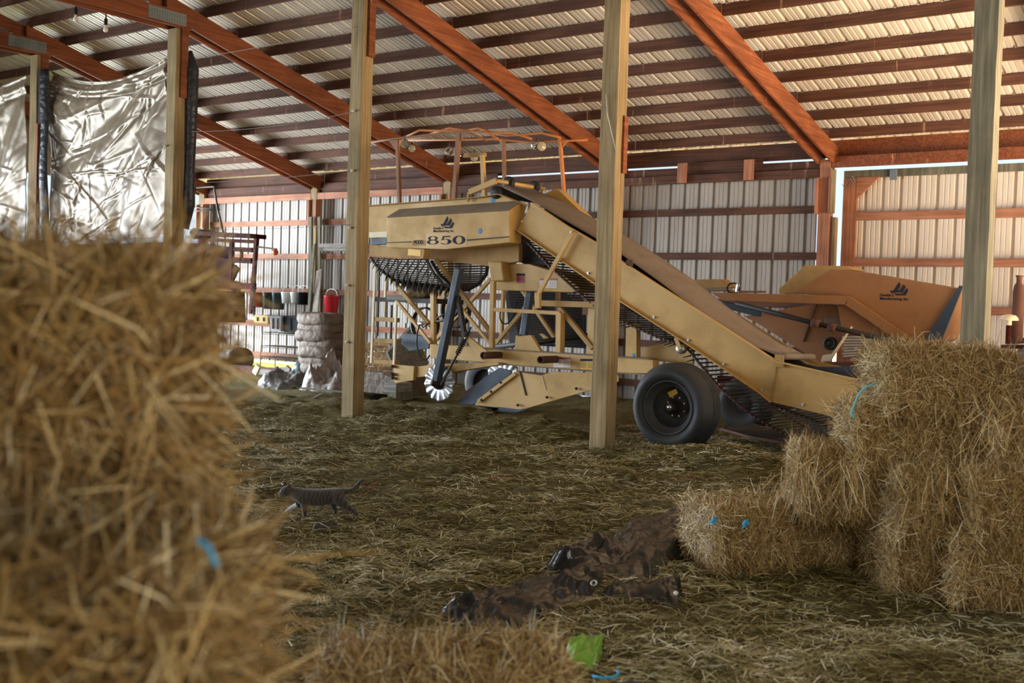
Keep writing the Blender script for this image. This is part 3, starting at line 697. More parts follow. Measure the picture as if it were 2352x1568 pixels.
strut((1196, 662), (1275, 778), 12.8, 7, 'yellow', .05)
strut((1139, 711), (1290, 719), 11.5, 9, 'yellow', .10, name='frame_rail')
strut((1288, 718), (1286, 812), 11.45, 14, 'yellow', .10, name='frame_upright')
strut((1282, 660), (1280, 790), 12.7, 8, 'brown_pipe', .06, name='frame_upright')
strut((990, 690), (1040, 691), 12.6, 9, 'brown_pipe', .06, name='frame_rail')
strut((1340, 712), (1420, 716), 12.6, 22, 'orange', .06, name='frame_rail')
plate([(1351, 706), (1372, 706), (1372, 820), (1347, 816)], 11.5, .08, 'elevator_stand', M['yellow'])
plate([(1438, 740), (1462, 745), (1462, 822), (1436, 822)], 11.5, .10, 'elevator_stand', M['yellow'])
plate([(1474, 800), (1560, 778), (1592, 806), (1592, 836), (1474, 826)], 11.75, .04, 'fender_plate', M['yellow'])
spot(T(1455, 815, 11.497), .022, HV)
plate([(1184, 772), (1187, 769), (1190, 772), (1219, 769), (1242, 807), (1182, 803)], 11.42, .06, 'gusset_plate', M['yellow'])
# tapered drive housing with decals
m = MB(); m.prism([T(1138, 606, 11.75), T(1215, 606, 11.75), T(1290, 628, 11.75), T(1330, 660, 11.75), T(1330, 672, 11.75), T(1137, 666, 11.75)], (0, .5, 0)); HS = m.build('drive_housing', M['yellow'], HV, bevel=.01)
m = MB(); m.prism([T(1120, 599, 11.6), T(1152, 601, 11.6), T(1158, 645, 11.6), T(1127, 646, 11.6)], (0, .3, 0)); m.build('housing_cap', M['yellow'], HV, bevel=.02)
def decal(x0, y0, x1, y1, Y, head, body, parent):
    m = MB(); d = .003; m.add([T(x0, y0, Y-d), T(x1, y0, Y-d), T(x1, y1, Y-d), T(x0, y1, Y-d)], [(0, 3, 2, 1)]); o = m.build('warning_decal', M[body], parent)
    m = MB(); y = y0+(y1-y0)*.22; d = .005; m.add([T(x0, y0, Y-d), T(x1, y0, Y-d), T(x1, y, Y-d), T(x0, y, Y-d)], [(0, 3, 2, 1)]); m.build('warning_header', M[head], o)
    m = MB()
    for k in range(5):
        yy = y0+(y1-y0)*(.34+.12*k); xe = x0+(x1-x0)*(.42 if k % 2 else .46)
        m.add([T(x0+1, yy, Y-.005), T(xe, yy, Y-.005), T(xe, yy+.7, Y-.005), T(x0+1, yy+.7, Y-.005)], [(0, 3, 2, 1)])
        m.add([T(x0+(x1-x0)*.56, yy, Y-.005), T(x1-1.5, yy, Y-.005), T(x1-1.5, yy+.7, Y-.005), T(x0+(x1-x0)*.56, yy+.7, Y-.005)], [(0, 3, 2, 1)])
    m.build('small_print', M['decal_red' if body == 'decal_white' else 'decal_navy'], o)
decal(1186, 628, 1205, 650, 11.75, 'decal_navy', 'decal_red', HS); decal(1240, 639, 1279, 661, 11.75, 'decal_red', 'decal_white', HS)
# --- main frame beam
m = MB(); m.prism([T(1112, 800, 11.35), T(1366, 816, 11.35), T(1440, 822, 11.35), T(1500, 826, 11.35), T(1500, 858, 11.35), T(1366, 855, 11.35), T(1110, 832, 11.35)], (0, .14, 0)); FB = m.build('frame_beam', M['yellow'], HV, bevel=.008)
m = MB(); m.prism([T(987, 790, 11.55), T(1114, 798, 11.55), T(1112, 832, 11.55), T(987, 822, 11.55)], (0, .14, 0)); m.build('frame_beam', M['yellow'], HV, bevel=.008)
m = MB(); m.bar(T(1112, 799, 11.42), T(1500, 824, 11.42), .18, .012); m.build('beam_top_flange', M['dust_top'], HV); m = MB(); m.bar(T(1110, 833, 11.42), T(1500, 860, 11.42), .18, .012); m.build('beam_bottom_flange', M['dust_top'], HV)
decal(1271, 820, 1310, 843, 11.35, 'decal_red', 'decal_white', FB); decal(1333, 824, 1364, 848, 11.35, 'decal_navy', 'decal_yellow', FB)
for px, py in ((1109, 816), (1240, 826)):
    q = T(px, py, 11.0); m = MB(); m.lathe(q, (0, 1, 0), [(.036, .0), (.045, 0), (.045, .40), (.036, .40), (.036, 0)], 20); m.build('pivot_tube', M['rust'], HV, smooth=True)
plate([(1066, 776), (1071, 771), (1078, 774), (1118, 806), (1117, 818), (1107, 826), (1101, 820)], 11.05, .04, 'bell_crank', M['yellow'])
bolt(1070, 776, 11.04, .014, HV)
# coulter: mast, spring and fluted disc
A, B = T(1055, 617, 11.1), T(1003, 874, 11.1); d = (B-A).normalized()
MB().bar(A, B, .10, .085).build('coulter_mast', M['blue_steel'], HV, bevel=.005)
MB().bar(A+Vector((-.03, .02, -.35)), A+Vector((.12, .02, -.9)), .06, .05).build('mast_stay', M['dark_steel'], HV)
A, B = T(1076, 762, 11.05), T(1051, 812, 11.05); d = (B-A); L = d.length; d.normalize(); u = d.cross(Vector((0, 1, 0))); v = Vector((0, 1, 0)); pts = []
for k in range(90): t = k/89; an = t*11*2*math.pi; pts.append(A+d*L*t+(u*math.cos(an)+v*math.sin(an))*.03)
MB().tube(pts, .008, 5).build('coil_spring', M['dark_steel'], HV, smooth=True)
MB().tube([A-d*.07, B+d*.02, T(1013, 884, 11.05)], .014, 8).build('spring_rod', M['dark_steel'], HV)
def fluted(c, r, name='coulter_disc', tilt=0):
    m = MB(); n = 52; m.v.append((c.x, c.y, c.z))
    rings = [.28, .45, .6, .75, .9, 1.0]
    for q in rings:
        for k in range(n):
            t = 2*math.pi*k/n; am = .022*max(0, (q-.45)/.55)*math.sin(13*t); rr = r*q*(1+.02*math.sin(13*t)*(q == 1.0)); m.v.append((c.x+rr*math.cos(t), c.y+am, c.z+rr*math.sin(t)))
    for k in range(n): m.f.append((0, 1+(k+1) % n, 1+k))
    for j in range(len(rings)-1):
        for k in range(n): m.f.append((1+j*n+k, 1+j*n+(k+1) % n, 1+(j+1)*n+(k+1) % n, 1+(j+1)*n+k))
    return m.build(name, M['bright_steel'], HV, smooth=True, solid=.006)
c = T(1009, 879, 11.18); fluted(c, .245)
m = MB(); m.lathe(c+Vector((0, -.01, 0)), (0, -1, 0), [(.09, 0), (.085, .03), (.05, .04), (.045, .12), (.02, .125), (.02, .14), (0, .14)], 16); m.build('disc_hub', M['dark_steel'], HV, smooth=True)
fluted(T(1156, 868, 12.3), .27)
c2 = T(1153, 893, 12.4)
# digger nose
plate([(1095, 922), (1185, 853), (1243, 862), (1269, 853), (1364, 856), (1420, 862), (1420, 876), (1366, 893), (1190, 943), (1143, 936), (1090, 930)], 11.3, .02, 'digger_side_plate', M['yellow'])
plate([(1052, 926), (1112, 866), (1147, 844), (1172, 850), (1176, 856), (1092, 926), (1085, 930)], 11.32, .02, 'share_plate', M['blue_steel'])
plate([(1052, 922), (1066, 900), (1112, 868), (1116, 872), (1066, 912)], 11.9, .02, 'share_plate', M['rust'])
strut((1098, 922), (1184, 857), 11.27, 9, 'yellow', .02, name='share_strap')
for px, py in ((1151, 878), (1129, 899), (1107, 918), (1190, 930), (1257, 912), (1324, 892)): bolt(px, py, 11.27, .018, HV, M['dark_steel'])
strut((1194, 852), (1208, 908), 11.29, 4, 'dark_steel', .012, name='seam_strip'); strut((1244, 862), (1253, 895), 11.29, 2, 'cream', .008, name='seam_strip')
plate([(1140, 934), (1190, 940), (1226, 934), (1186, 948), (1150, 946)], 11.28, .03, 'share_point', M['blue_steel'])
# drawbar, hitch
m = MB(); m.prism([T(949, 843, 11.25), T(1004, 836, 11.25), T(1145, 832, 11.25), T(1145, 838, 11.25), T(1085, 847, 11.25), T(1000, 861, 11.25), T(949, 868, 11.25)], (0, .16, 0)); m.build('drawbar', M['yellow'], HV, bevel=.006)
plate([(904, 837), (951, 841), (949, 873), (906, 880)], 11.2, .05, 'hitch_plate', M['yellow'])
for py in (841, 859, 868): MB().tube([T(902, py, 11.14), T(902, py, 11.3)], .022, 8).build('hitch_pin', M['dark_steel'], HV)
MB().tube([T(884, 858, 11.22), T(904, 862, 11.22)], [.02, .028], 8).build('hitch_pin', M['rust'], HV)
# long pipes and hoses
MB().tube([T(1136, 797, 11.9), T(1240, 785, 11.9), T(1350, 770, 11.9)], .035, 10).build('long_pipe', M['dark_steel'], HV, smooth=True)
def hose(pts, Y, r=.009): MB().tube([T(x, y, Y) for x, y in pts], r, 6).build('hydraulic_hose', M['black_plastic'], HV, smooth=True)
hose([(964, 745), (958, 765), (957, 790), (961, 812), (970, 824), (980, 826), (987, 816)], 11.3, .010)
hose([(1149, 716), (1148, 730), (1153, 741), (1162, 744), (1172, 738), (1180, 722), (1183, 704), (1190, 692)], 11.5)
hose([(1003, 730), (1020, 722), (1040, 712), (1055, 703)], 11.7, .012); hose([(1003, 738), (1030, 735), (1048, 722), (1060, 705)], 11.7, .016)
hose([(966, 744), (972, 752), (985, 742), (1002, 741)], 11.5)
m = MB(); m.lathe(T(969, 743, 11.45), (1, 0, .1), [(0, -.05), (.03, -.05), (.03, .02), (.02, .03), (.02, .07), (0, .07)], 12); m.build('hydraulic_valve', M['bright_steel'], HV, smooth=True)
MB().bar(T(1218, 668, 12.2), T(1203, 770, 12.2), .08, .10).build('lift_cylinder', M['blue_steel'], HV, bevel=.01)
plate([(1238, 766), (1246, 766), (1262, 778), (1250, 780)], 12.5, .03, 'far_bell_crank', M['yellow'])
# dark rear web seen through the frame
rw = [T(1150+2.2*i, 680+1.0*abs(i-14)**.9, 12.95) for i in range(0, 1)]
for i in range(22):
    y = 664+i*6.0; MB().tube([T(1165+i*1.5, y, 12.9), T(1340, y+2, 12.9)], .017, 6).build('rear_web_rod', M['dark_steel'], HV)
plate([(1160, 668), (1300, 672), (1345, 720), (1345, 800), (1170, 790)], 13.1, .02, 'rear_baffle', M['dark_steel'])
# front cross conveyor: a hanging web with fingers, then its plain run
def poly(pts, t):
    n = len(pts)-1; k = min(int(t*n), n-1); f = t*n-k; return pts[k].lerp(pts[k+1], f)
LA = [T(852, 592, 11.45), T(872, 618, 11.4), T(905, 642, 11.45), T(945, 657, 11.5)]; RA = [T(980, 596, 11.45), T(998, 628, 11.4), T(1020, 652, 11.45), T(1052, 668, 11.5)]
for i in range(17):
    t = i/16; a, b = poly(LA, t), poly(RA, t); m = MB(); m.tube([a, a.lerp(b, .5)+Vector((0, 0, -.012)), b], .010, 6)
    for k in range(9):
        p = a.lerp(b, (k+.5*(i % 2)+.3)/9.2); m.tube([p, p+Vector((.02, -.035, -.02)), p+Vector((-.015, -.05, -.095))], [.009, .009, .006], 5)
    m.build('finger_web_rod', M['rod_steel'], HV)
for P in (LA, RA): MB().tube([poly(P, i/24)+Vector((0, -.01, 0)) for i in range(25)], .02, 6).build('finger_web_chain', M['dark_steel'], HV)
LB = [T(990, 600, 11.7), T(1010, 632, 11.7), T(1036, 655, 11.7), T(1066, 667, 11.7)]; RB = [T(1121, 600, 12.0), T(1117, 630, 11.9), T(1100, 652, 11.8), T(1072, 667, 11.7)]
for i in range(17):
    t = i/16; MB().tube([poly(LB, t), poly(RB, t)], .012, 6).build('plain_web_rod', M['rod_steel'], HV)
for P in (LB, RB): MB().tube([poly(P, i/20) for i in range(21)], .026, 6).build('plain_web_chain', M['dark_steel'], HV)
# ladder and operator's platform
def rail(a, b, Y, px, nm='ladder_rail', mat='cream'): return strut(a, b, Y, px, mat, .03, name=nm)
rail((863, 606), (853, 834), 12.2, 6); rail((911, 690), (905, 838), 12.2, 6); rail((887, 630), (883, 728), 12.6, 5, 'handrail'); rail((922, 648), (921, 676), 12.9, 4, 'handrail'); rail((936, 696), (934, 742), 12.9, 5, 'handrail'); 
rail((872, 612), (867, 772), 12.9, 3, 'handrail', 'dark_steel'); rail((900, 700), (897, 800), 12.9, 3, 'handrail', 'dark_steel')
for y in (728, 777, 826): plate([(858, y), (908, y+2), (908, y+12), (858, y+9)], 12.2, .10, 'ladder_rung', M['yellow_dull'])
plate([(862, 682), (990, 686), (990, 697), (862, 692)], 12.2, .75, 'platform', M['dark_steel']); plate([(888, 675), (931, 677), (931, 690), (888, 688)], 12.15, .05, 'platform_edge', M['grey_wood'])
plate([(924, 764), (956, 768), (985, 776), (985, 800), (940, 806), (922, 790)], 12.5, .05, 'tank_panel', M['blue_steel'])
for k, (px, yy) in enumerate(((1046, 712), (975, 745))):
    q = T(px, yy, 12.75 if k else 12.6); m = MB(); m.lathe(q, (0, 1, 0), [(.24, -.03), (.26, -.03), (.26, .05), (.24, .05), (.24, -.03)], 28); m.build('sprocket_ring', M['dark_steel'], HV, smooth=True)
# --- light frame above
def pole(a, b, Y, px, mat, nm='canopy_post'):
    return strut(a, b, Y, px, mat, .05, name=nm)
pole((913, 322), (918, 470), 11.75, 8, 'brown_pipe'); pole((1054, 306), (1043, 466), 11.75, 11, 'brown_pipe'); pole((1157, 322), (1159, 440), 12.8, 7, 'brown_pipe'); pole((1286, 318), (1297, 460), 12.8, 7, 'orange_pipe')
def gus(p, Y, mat): plate(p, Y, .015, 'canopy_gusset', M[mat], HV, 0)
gus([(892, 322), (914, 321), (912, 350)], 11.74, 'brown_pipe'); gus([(916, 321), (922, 322), (914, 346)], 11.74, 'orange_pipe'); gus([(1052, 305), (1074, 305), (1052, 330)], 11.74, 'brown_pipe'); gus([(1146, 323), (1156, 323), (1155, 345)], 12.8, 'orange_pipe'); gus([(1280, 318), (1304, 324), (1288, 342)], 12.8, 'orange_pipe')
for Ys, pts, mt in ((11.75, [(850, 327), (902, 319), (988, 309), (1047, 303), (1073, 304), (1119, 322)], 'brown_pipe'), (12.0, [(924, 318), (964, 299), (1009, 300), (1070, 301), (1126, 304), (1177, 305), (1221, 319)], 'orange_pipe'),
                    (12.2, [(988, 308), (1032, 294), (1073, 300), (1119, 305), (1145, 320)], 'orange_pipe'), (12.4, [(1060, 302), (1098, 294), (1143, 308), (1162, 311), (1200, 309), (1243, 305), (1287, 316)], 'orange_pipe'),
                    (12.8, [(924, 322), (1051, 321), (1132, 319), (1166, 322), (1217, 327), (1285, 324), (1349, 321)], 'orange_pipe')):
    MB().tube([T(x, y, Ys) for x, y in pts], .016, 7).build('canopy_rail', M[mt], HV, smooth=True)
def lamp(px, py, Y, aim, r=.055):
    q = T(px, py, Y); aim = Vector(aim).normalized(); m = MB()
    m.lathe(q, aim, [(0, -.09), (r*.5, -.085), (r*.9, -.05), (r, 0), (r*1.06, .01)], 20); o = m.build('work_lamp', M['chrome'], HV, smooth=True)
    m = MB(); m.lathe(q, aim, [(r*.98, .006), (r*.7, .02), (0, .03)], 20); m.build('lamp_lens', M['lens'], o, smooth=True)
    m = MB(); m.tube([q-aim*.04, q-aim*.04+Vector((0, 0, .10))], .01, 6); m.build('lamp_stem', M['dark_steel'], o)
lamp(930, 333, 11.9, (.3, -.3, -1), .065); lamp(946, 341, 11.9, (.6, -.8, -.1)); lamp(1030, 351, 11.9, (-.3, -.3, -1), .062); lamp(1049, 354, 11.9, (0, -.2, -1), .062); lamp(1089, 362, 12.0, (.5, -.6, -.5)); lamp(1225, 336, 12.7, (-.3, -.3, -.3)); lamp(1244, 336, 12.7, (.7, -.75, 0), .066)
plate([(1066, 351), (1112, 350), (1112, 359), (1062, 361)], 11.9, .06, 'lamp_arm', M['yellow_dull']); pole((1108, 356), (1113, 452), 11.9, 10, 'yellow', 'lamp_mast')
# --- wheel
WC = T(1534, 936, 10.58); R = .478
WH = empty('wheel', WC); WH.parent = HV; WH.location = Vector(WC)-Vector(HV.location)
def wl(prof, nm, mat, parent, n=64):
    m = MB(); m.lathe(WC, (0, 1, 0), prof, n); return m.build(nm, mat, parent, smooth=True)
wl([(.285, .03), (.30, .0), (.345, -.035), (.39, -.03), (.425, .0), (.450, .045), (.462, .075), (R, .10), (R, .145), (.462, .15), (.462, .16), (R, .165), (R, .215), (.462, .22), (.462, .23), (R, .235), (R, .285), (.462, .29), (.45, .33), (.39, .39), (.30, .38)], 'tyre', M['rubber'], WH, 72)
wl([(.295, .0), (.285, -.012), (.275, .0), (.262, .05), (.225, .07), (.215, .085), (.215, .21), (0, .215)], 'rim', M['rim'], WH)
wl([(.0, .03), (.028, .03), (.05, .045), (.052, .10), (.06, .13), (.075, .2), (.13, .205)], 'hub', M['dark_steel'], WH, 24)
wl([(.0, .022), (.022, .022), (.03, .034)], 'hub_cap', M['chrome'], WH, 20)
for k in range(8):
    t = 2*math.pi*(k+.5)/8; c = WC+Vector((.105*math.cos(t), .20, .105*math.sin(t))); m = MB(); m.lathe(c, (0, -1, 0), [(.011, -.01), (.011, .02), (0, .022)], 6); m.build('lug_nut', M['bright_steel'], WH)
m = MB(); c = WC+Vector((-.06, .198, .145)); m.add([c+Vector((-.06, 0, .0)), c+Vector((.045, 0, .05)), c+Vector((.07, 0, -.0)), c+Vector((-.02, 0, -.055))], [(0, 3, 2, 1)]); m.build('wheel_decal', M['decal_yellow'], WH)
# far wheel, only partly seen below the frame
m = MB(); c = T(1112, 880, 12.6); m.lathe(c, (0, 1, 0), [(.20, .0), (.30, -.03), (.38, .03), (.40, .10), (.40, .25), (.36, .3), (.2, .28)], 40); m.lathe(c, (0, 1, 0), [(.30, -.03), (.28, .04), (.10, .10), (0, .10)], 32); m.build('far_tyre', M['rubber'], HV, smooth=True)

# ------------------------------------------------------------------ second machine behind it
WD = empty('windrower', (-5, 13.9, 0), 'brown-orange farm machine with peaked hood parked behind the conveyor on the right', 'farm machine')
def c6(x, y): return (1600+.3197*x, 560+.3197*y)
def wplate(pts, Y, t, nm, mat, parent=WD, bevel=.006): 
    m = MB(); m.prism([T(*c6(*p), Y) for p in pts], (0, t, 0)); return m.build(nm, M[mat], parent, bevel=bevel)
SP = wplate([(690, 352), (962, 184), (1110, 190), (1880, 322), (1755, 690), (1500, 760), (1060, 720), (1000, 380)], 13.6, .75, 'hopper_body', 'orange')
wplate([(590, 326), (775, 153), (1080, 159), (1132, 186), (962, 190), (700, 352), (592, 356)], 14.4, .5, 'rear_hood', 'yellow')
wplate([(1886, 298), (1916, 303), (1760, 690), (1636, 690)], 13.56, .03, 'rubber_strip', 'blue_steel')
def onW(x, y, lift): return T(1960+x*.119, 620+y*.119, 13.6-lift)
LM = lambda x, y: (705+(x-968)*1.60, 228+(y-412)*1.27)
logo(lambda x, y, i: onW(*LM(x, y), .004+.0004*i), SP)
a, b = onW(512, 505, 0), onW(772, 505, 0); text_mesh('maker_lettering', 'Double L', .048, a.x, a.z, 13.596, M['decal_navy'], SP, bold=.0005, sx=(b.x-a.x)/.17)
a, b = onW(512, 572, 0), onW(1132, 572, 0); text_mesh('maker_lettering', 'Manufacturing, Inc.', .048, a.x, a.z, 13.596, M['decal_navy'], SP, bold=.0005, sx=(b.x-a.x)/.40)
wplate([(100, 348), (1092, 372), (1080, 436), (190, 408)], 13.48, .10, 'frame_beam', 'orange'); wplate([(1092, 372), (1545, 680), (1480, 720), (1064, 436)], 13.48, .10, 'frame_beam', 'orange')
wplate([(340, 520), (850, 430), (1062, 436), (1180, 512), (1060, 700), (960, 800), (880, 850), (740, 760), (420, 560)], 13.8, .04, 'gear_panel', 'orange')
wplate([(760, 700), (855, 432), (864, 432), (772, 704)], 13.77, .03, 'panel_seam', 'rust')
wplate([(890, 845), (905, 800), (970, 790), (1110, 590), (1116, 596), (985, 800), (960, 842)], 13.4, .04, 'share_plate', 'cream')
wplate([(918, 530), (1075, 530), (1072, 598), (916, 600)], 13.76, .02, 'notice_plate', 'cover')
MB().tube([T(1690, 696, 13.2), T(1880, 744, 13.2), T(2075, 788, 13.2)], .032, 10).build('drive_shaft', M['dark_steel'], WD, smooth=True)
for px, py in ((1874, 742), (1912, 752)): MB().tube([T(px-9, py-2, 13.2), T(px+9, py+3, 13.2)], .055, 10).build('shaft_coupling', M['rust'], WD, smooth=True)
m = MB(); m.lathe(T(*c6(966, 715), 13.72), (0, -1, 0), [(0, .05), (.03, .05), (.05, .03), (.055, .06), (.08, .06), (.085, 0)], 22); m.build('sprocket', M['dark_steel'], WD, smooth=True)
for i in range(8):
    a = c6(1045+10*(i % 2), 672+i*20); b = c6(1290-i*12, 672+i*18); MB().tube([T(*a, 13.45), T(*b, 13.55)], .022, 8).build('web_rod', M['bright_steel'], WD)
wplate([(910, 850), (1300, 850), (1300, 885), (940, 885)], 13.2, .5, 'web_bed', 'rust')
wplate([(-120, 345), (0, 255), (165, 252), (230, 310), (60, 322)], 14.3, .3, 'engine_cover', 'yellow_dull')
wplate([(60, 322), (215, 312), (215, 336), (80, 340)], 14.2, .2, 'valve_block', 'cover')
wplate([(215, 335), (480, 336), (480, 349), (215, 350)], 14.2, .10, 'pipe_rail', 'brown_pipe')
m = MB(); q = T(*c6(262, 318), 14.2); m.tube([q+Vector((.09*math.cos(t*.45), 0, .07*math.sin(t*.45))) for t in range(15)], .012, 6); m.build('hose_loop', M['black_plastic'], WD, smooth=True)
MB().tube([T(*c6(290, 345), 14.2), T(*c6(300, 290), 14.2)], .025, 8).build('hydraulic_valve', M['bright_steel'], WD)
m = MB(); m.bar(T(*c6(182, 430), 13.6), T(*c6(460, 500), 13.6), .10, .09); m.build('hydraulic_cylinder', M['blue_steel'], WD, bevel=.01)
MB().box((T(*c6(1000, 800), 13.8).x-.1, 13.75, 0), (T(*c6(1000, 800), 13.8).x+.05, 13.9, .8)).build('stand_leg', M['rust'], WD)
MB().box((T(2150, 800, 13.9).x-.1, 13.9, 0), (T(2150, 800, 13.9).x+.05, 14.05, 1.3)).build('stand_leg', M['rust'], WD)

m = MB(); m.prism([T(1655, 880, 13.5), T(1990, 870, 13.5), T(1990, 925, 13.5), T(1830, 940, 13.5), T(1655, 930, 13.5)], (0, .5, 0)); m.build('lower_frame', M['rust'], WD, bevel=.02)
for px in (1700, 1905):
    c = T(px, 940, 13.1); m = MB(); m.lathe(Vector((c.x, 13.15, .36)), (0, 1, 0), [(.10, .06), (.17, .0), (.26, -.03), (.34, .02), (.36, .08), (.36, .2), (.3, .25), (.1, .2), (.0, .06)], 36); m.lathe(Vector((c.x, 13.15, .36)), (0, 1, 0), [(.12, .05), (.05, .02), (0, .02)], 24); m.build('gauge_wheel', M['rubber'], WD, smooth=True)
MB().bar(T(1650, 870, 13.3), T(1990, 890, 13.3), .1, .09).build('lower_beam', M['red_paint'], WD, bevel=.01)
# cribbing blocks below the hitch
for k, (x0, y0, x1, y1) in enumerate(((885, 880, 911, 900), (893, 900, 911, 918))):
    a, b = T(x0, y1, 11.15), T(x1, y0, 11.15); z0 = [.11, .0][k]
    m = MB(); m.box((a.x, 11.12, a.z), (b.x+.02, 11.45, b.z)); o = m.build('wood_block', M[['grey_wood', 'post_dark'][k]], None, bevel=.006)
    tag(o, ['upper grey timber block under the harvester hitch', 'lower dark timber block under the harvester hitch'][k], 'wooden block', 'timber cribbing')
# ------------------------------------------------------------------ hanging tarps
def tarp_panel(nm, corners, sag, nu, nv, seed, lab, Yc=YP+.0, mat='tarp', hem=True, label=True):
    # corners: TL, TR, BR, BL in space; ripples push the cloth along Y
    TL, TR_, BR_, BL = corners; me_v = []
    U, V = np.meshgrid(np.linspace(0, 1, nu), np.linspace(0, 1, nv), indexing='ij')
    P = (np.array(TL)[None, None]*((1-U)*(1-V))[..., None]+np.array(TR_)[None, None]*(U*(1-V))[..., None]+np.array(BR_)[None, None]*(U*V)[..., None]+np.array(BL)[None, None]*((1-U)*V)[..., None])
    sagv = sag*4*U*(1-U)*(1-V)**1.5
    P[..., 2] -= sagv
    # long soft drapes fanning from the upper right corner, plus fine crumple
    ang = np.arctan2(V*1.1+.05, (1-U)+.06); rad = np.hypot(V*1.1, 1-U)
    d = .050*np.sin(ang*13+2.0*fbm(U*3, V*3, 3, seed))*sstep(.05, .5, rad)*(1-.4*V)
    d = d+.12*(fbm(U*1.8+V*1.3, V*1.8, 2, seed+4)-.5)+.05*(ridged(U*2.2+V*2.0, V*3-U*1.5, 2, seed+7)-.55)+.006*(ridged(U*11-V*4, V*12+U*6, 2, seed+9)-.5)
    rgn = np.random.default_rng(seed)
    for k in range(110):
        u0, v0 = rgn.random(2); th0 = math.atan2(v0+.1, 1.05-u0)*.6+rgn.normal(0, .7) if k % 3 else rgn.random()*3.14; l = rgn.uniform(.06, .32); a = rgn.choice((-1, 1))*rgn.uniform(.008, .024); w = rgn.uniform(.008, .028)
        c_, s_ = math.cos(th0), -math.sin(th0); al = ((U-u0)*c_+(V-v0)*s_)/l; pe = np.abs(-(U-u0)*s_+(V-v0)*c_)/w
        d = d+a*np.maximum(0, 1-pe)*np.clip(1-al*al, 0, 1)
    for k in range(3): d = d+.028*np.exp(-((V-.02-.045*k-.07*sagv/max(sag, .01)*0)/.011)**2)*(-1 if k % 2 else 1)
    d = d-.07*np.exp(-((U-.62)/.045)**2)*sstep(.55, .95, V)*np.sin(V*6)
    P[..., 1] += d
    P[..., 2] += .03*(fbm(U*9, V*0+1, 3, seed+2)-.5)*sstep(.9, 1, V)*2
    v = P.reshape(-1, 3); i, j = np.meshgrid(np.arange(nu-1), np.arange(nv-1), indexing='ij'); a = (i*nv+j).ravel()
    me = np_mesh(nm, v, np.stack([a, a+nv, a+nv+1, a+1], 1)); me.polygons.foreach_set('use_smooth', [True]*len(me.polygons))
    o = link(nm, me, M[mat]); md = o.modifiers.new('solid', 'SOLIDIFY'); md.thickness = .003
    if label: tag(o, lab, 'tarp', 'hanging silver tarps')
    return o
YT = YP-.02
t1 = tarp_panel('hanging_tarp', (T(112, 162, YT+.1), T(386, 132, YT), T(376, 545, YT), T(116, 556, YT+.1)), .25, 240, 240, 3, 'large crumpled silver tarp hung between the two leftmost barn posts')
m = MB()
for i in range(25):
    t = i/24; p = T(114, 165, YT+.09).lerp(T(112, 560, YT+.09), t); m.v += [(p.x-.06, p.y-.16, p.z), (p.x+.08, p.y-.20-.015*math.sin(t*13), p.z), (p.x+.22, p.y-.15+.02*math.sin(t*9), p.z)]
for i in range(24):
    for j in range(2): m.f.append((3*i+j, 3*i+j+1, 3*i+4+j, 3*i+3+j))
m.build('tarp_hem', M['tarp_edge'], t1, smooth=True, solid=.004)
t2 = tarp_panel('hanging_tarp', (T(-190, 250, YT), T(62, 172, YT), T(58, 560, YT), T(-190, 575, YT)), .10, 120, 120, 13, 'silver tarp cut off by the left picture edge beyond the leftmost post')
# dark rolled tarp end behind the second post
m = MB(); pts = [T(437, 118, YP+.16), T(441, 160, YP+.16), T(440, 260, YP+.16), T(436, 380, YP+.16), T(434, 470, YP+.16), T(426, 525, YP+.16)]
m.tube(pts, [.03, .10, .085, .075, .09, .05], 14); o = m.build('rolled_tarp', M['tarp_edge'], None, smooth=True); tag(o, 'black rolled tarp edge hanging down the right of the tarp post', 'tarp')
MB().box((XS[0]+.16, YP-.14, 1.2), (XS[0]+.21, YP-.09, 4.2)).build('batten', M['girt_z'], t1)
# bulbs hanging from the truss
for k, (px, py) in enumerate(((174, 34), (243, 58))):
    q = T(px, py, 9.2); t = empty('light_bulb', q, ['clear hanging bulb nearer the left picture edge', 'clear hanging bulb nearer the tarp post'][k], 'light bulb', 'string of bulbs under the truss')
    m = MB(); m.lathe(q, (0, 0, -1), [(.012, -.01), (.02, .02), (.034, .06), (.03, .085), (0, .10)], 14); m.build('glass', M['bulb'], t, smooth=True)
    m = MB(); m.lathe(q, (0, 0, 1), [(.02, -.0), (.024, .01), (.024, .08), (.01, .10), (.006, .22)], 12); m.build('socket', M['black_plastic'], t, smooth=True)

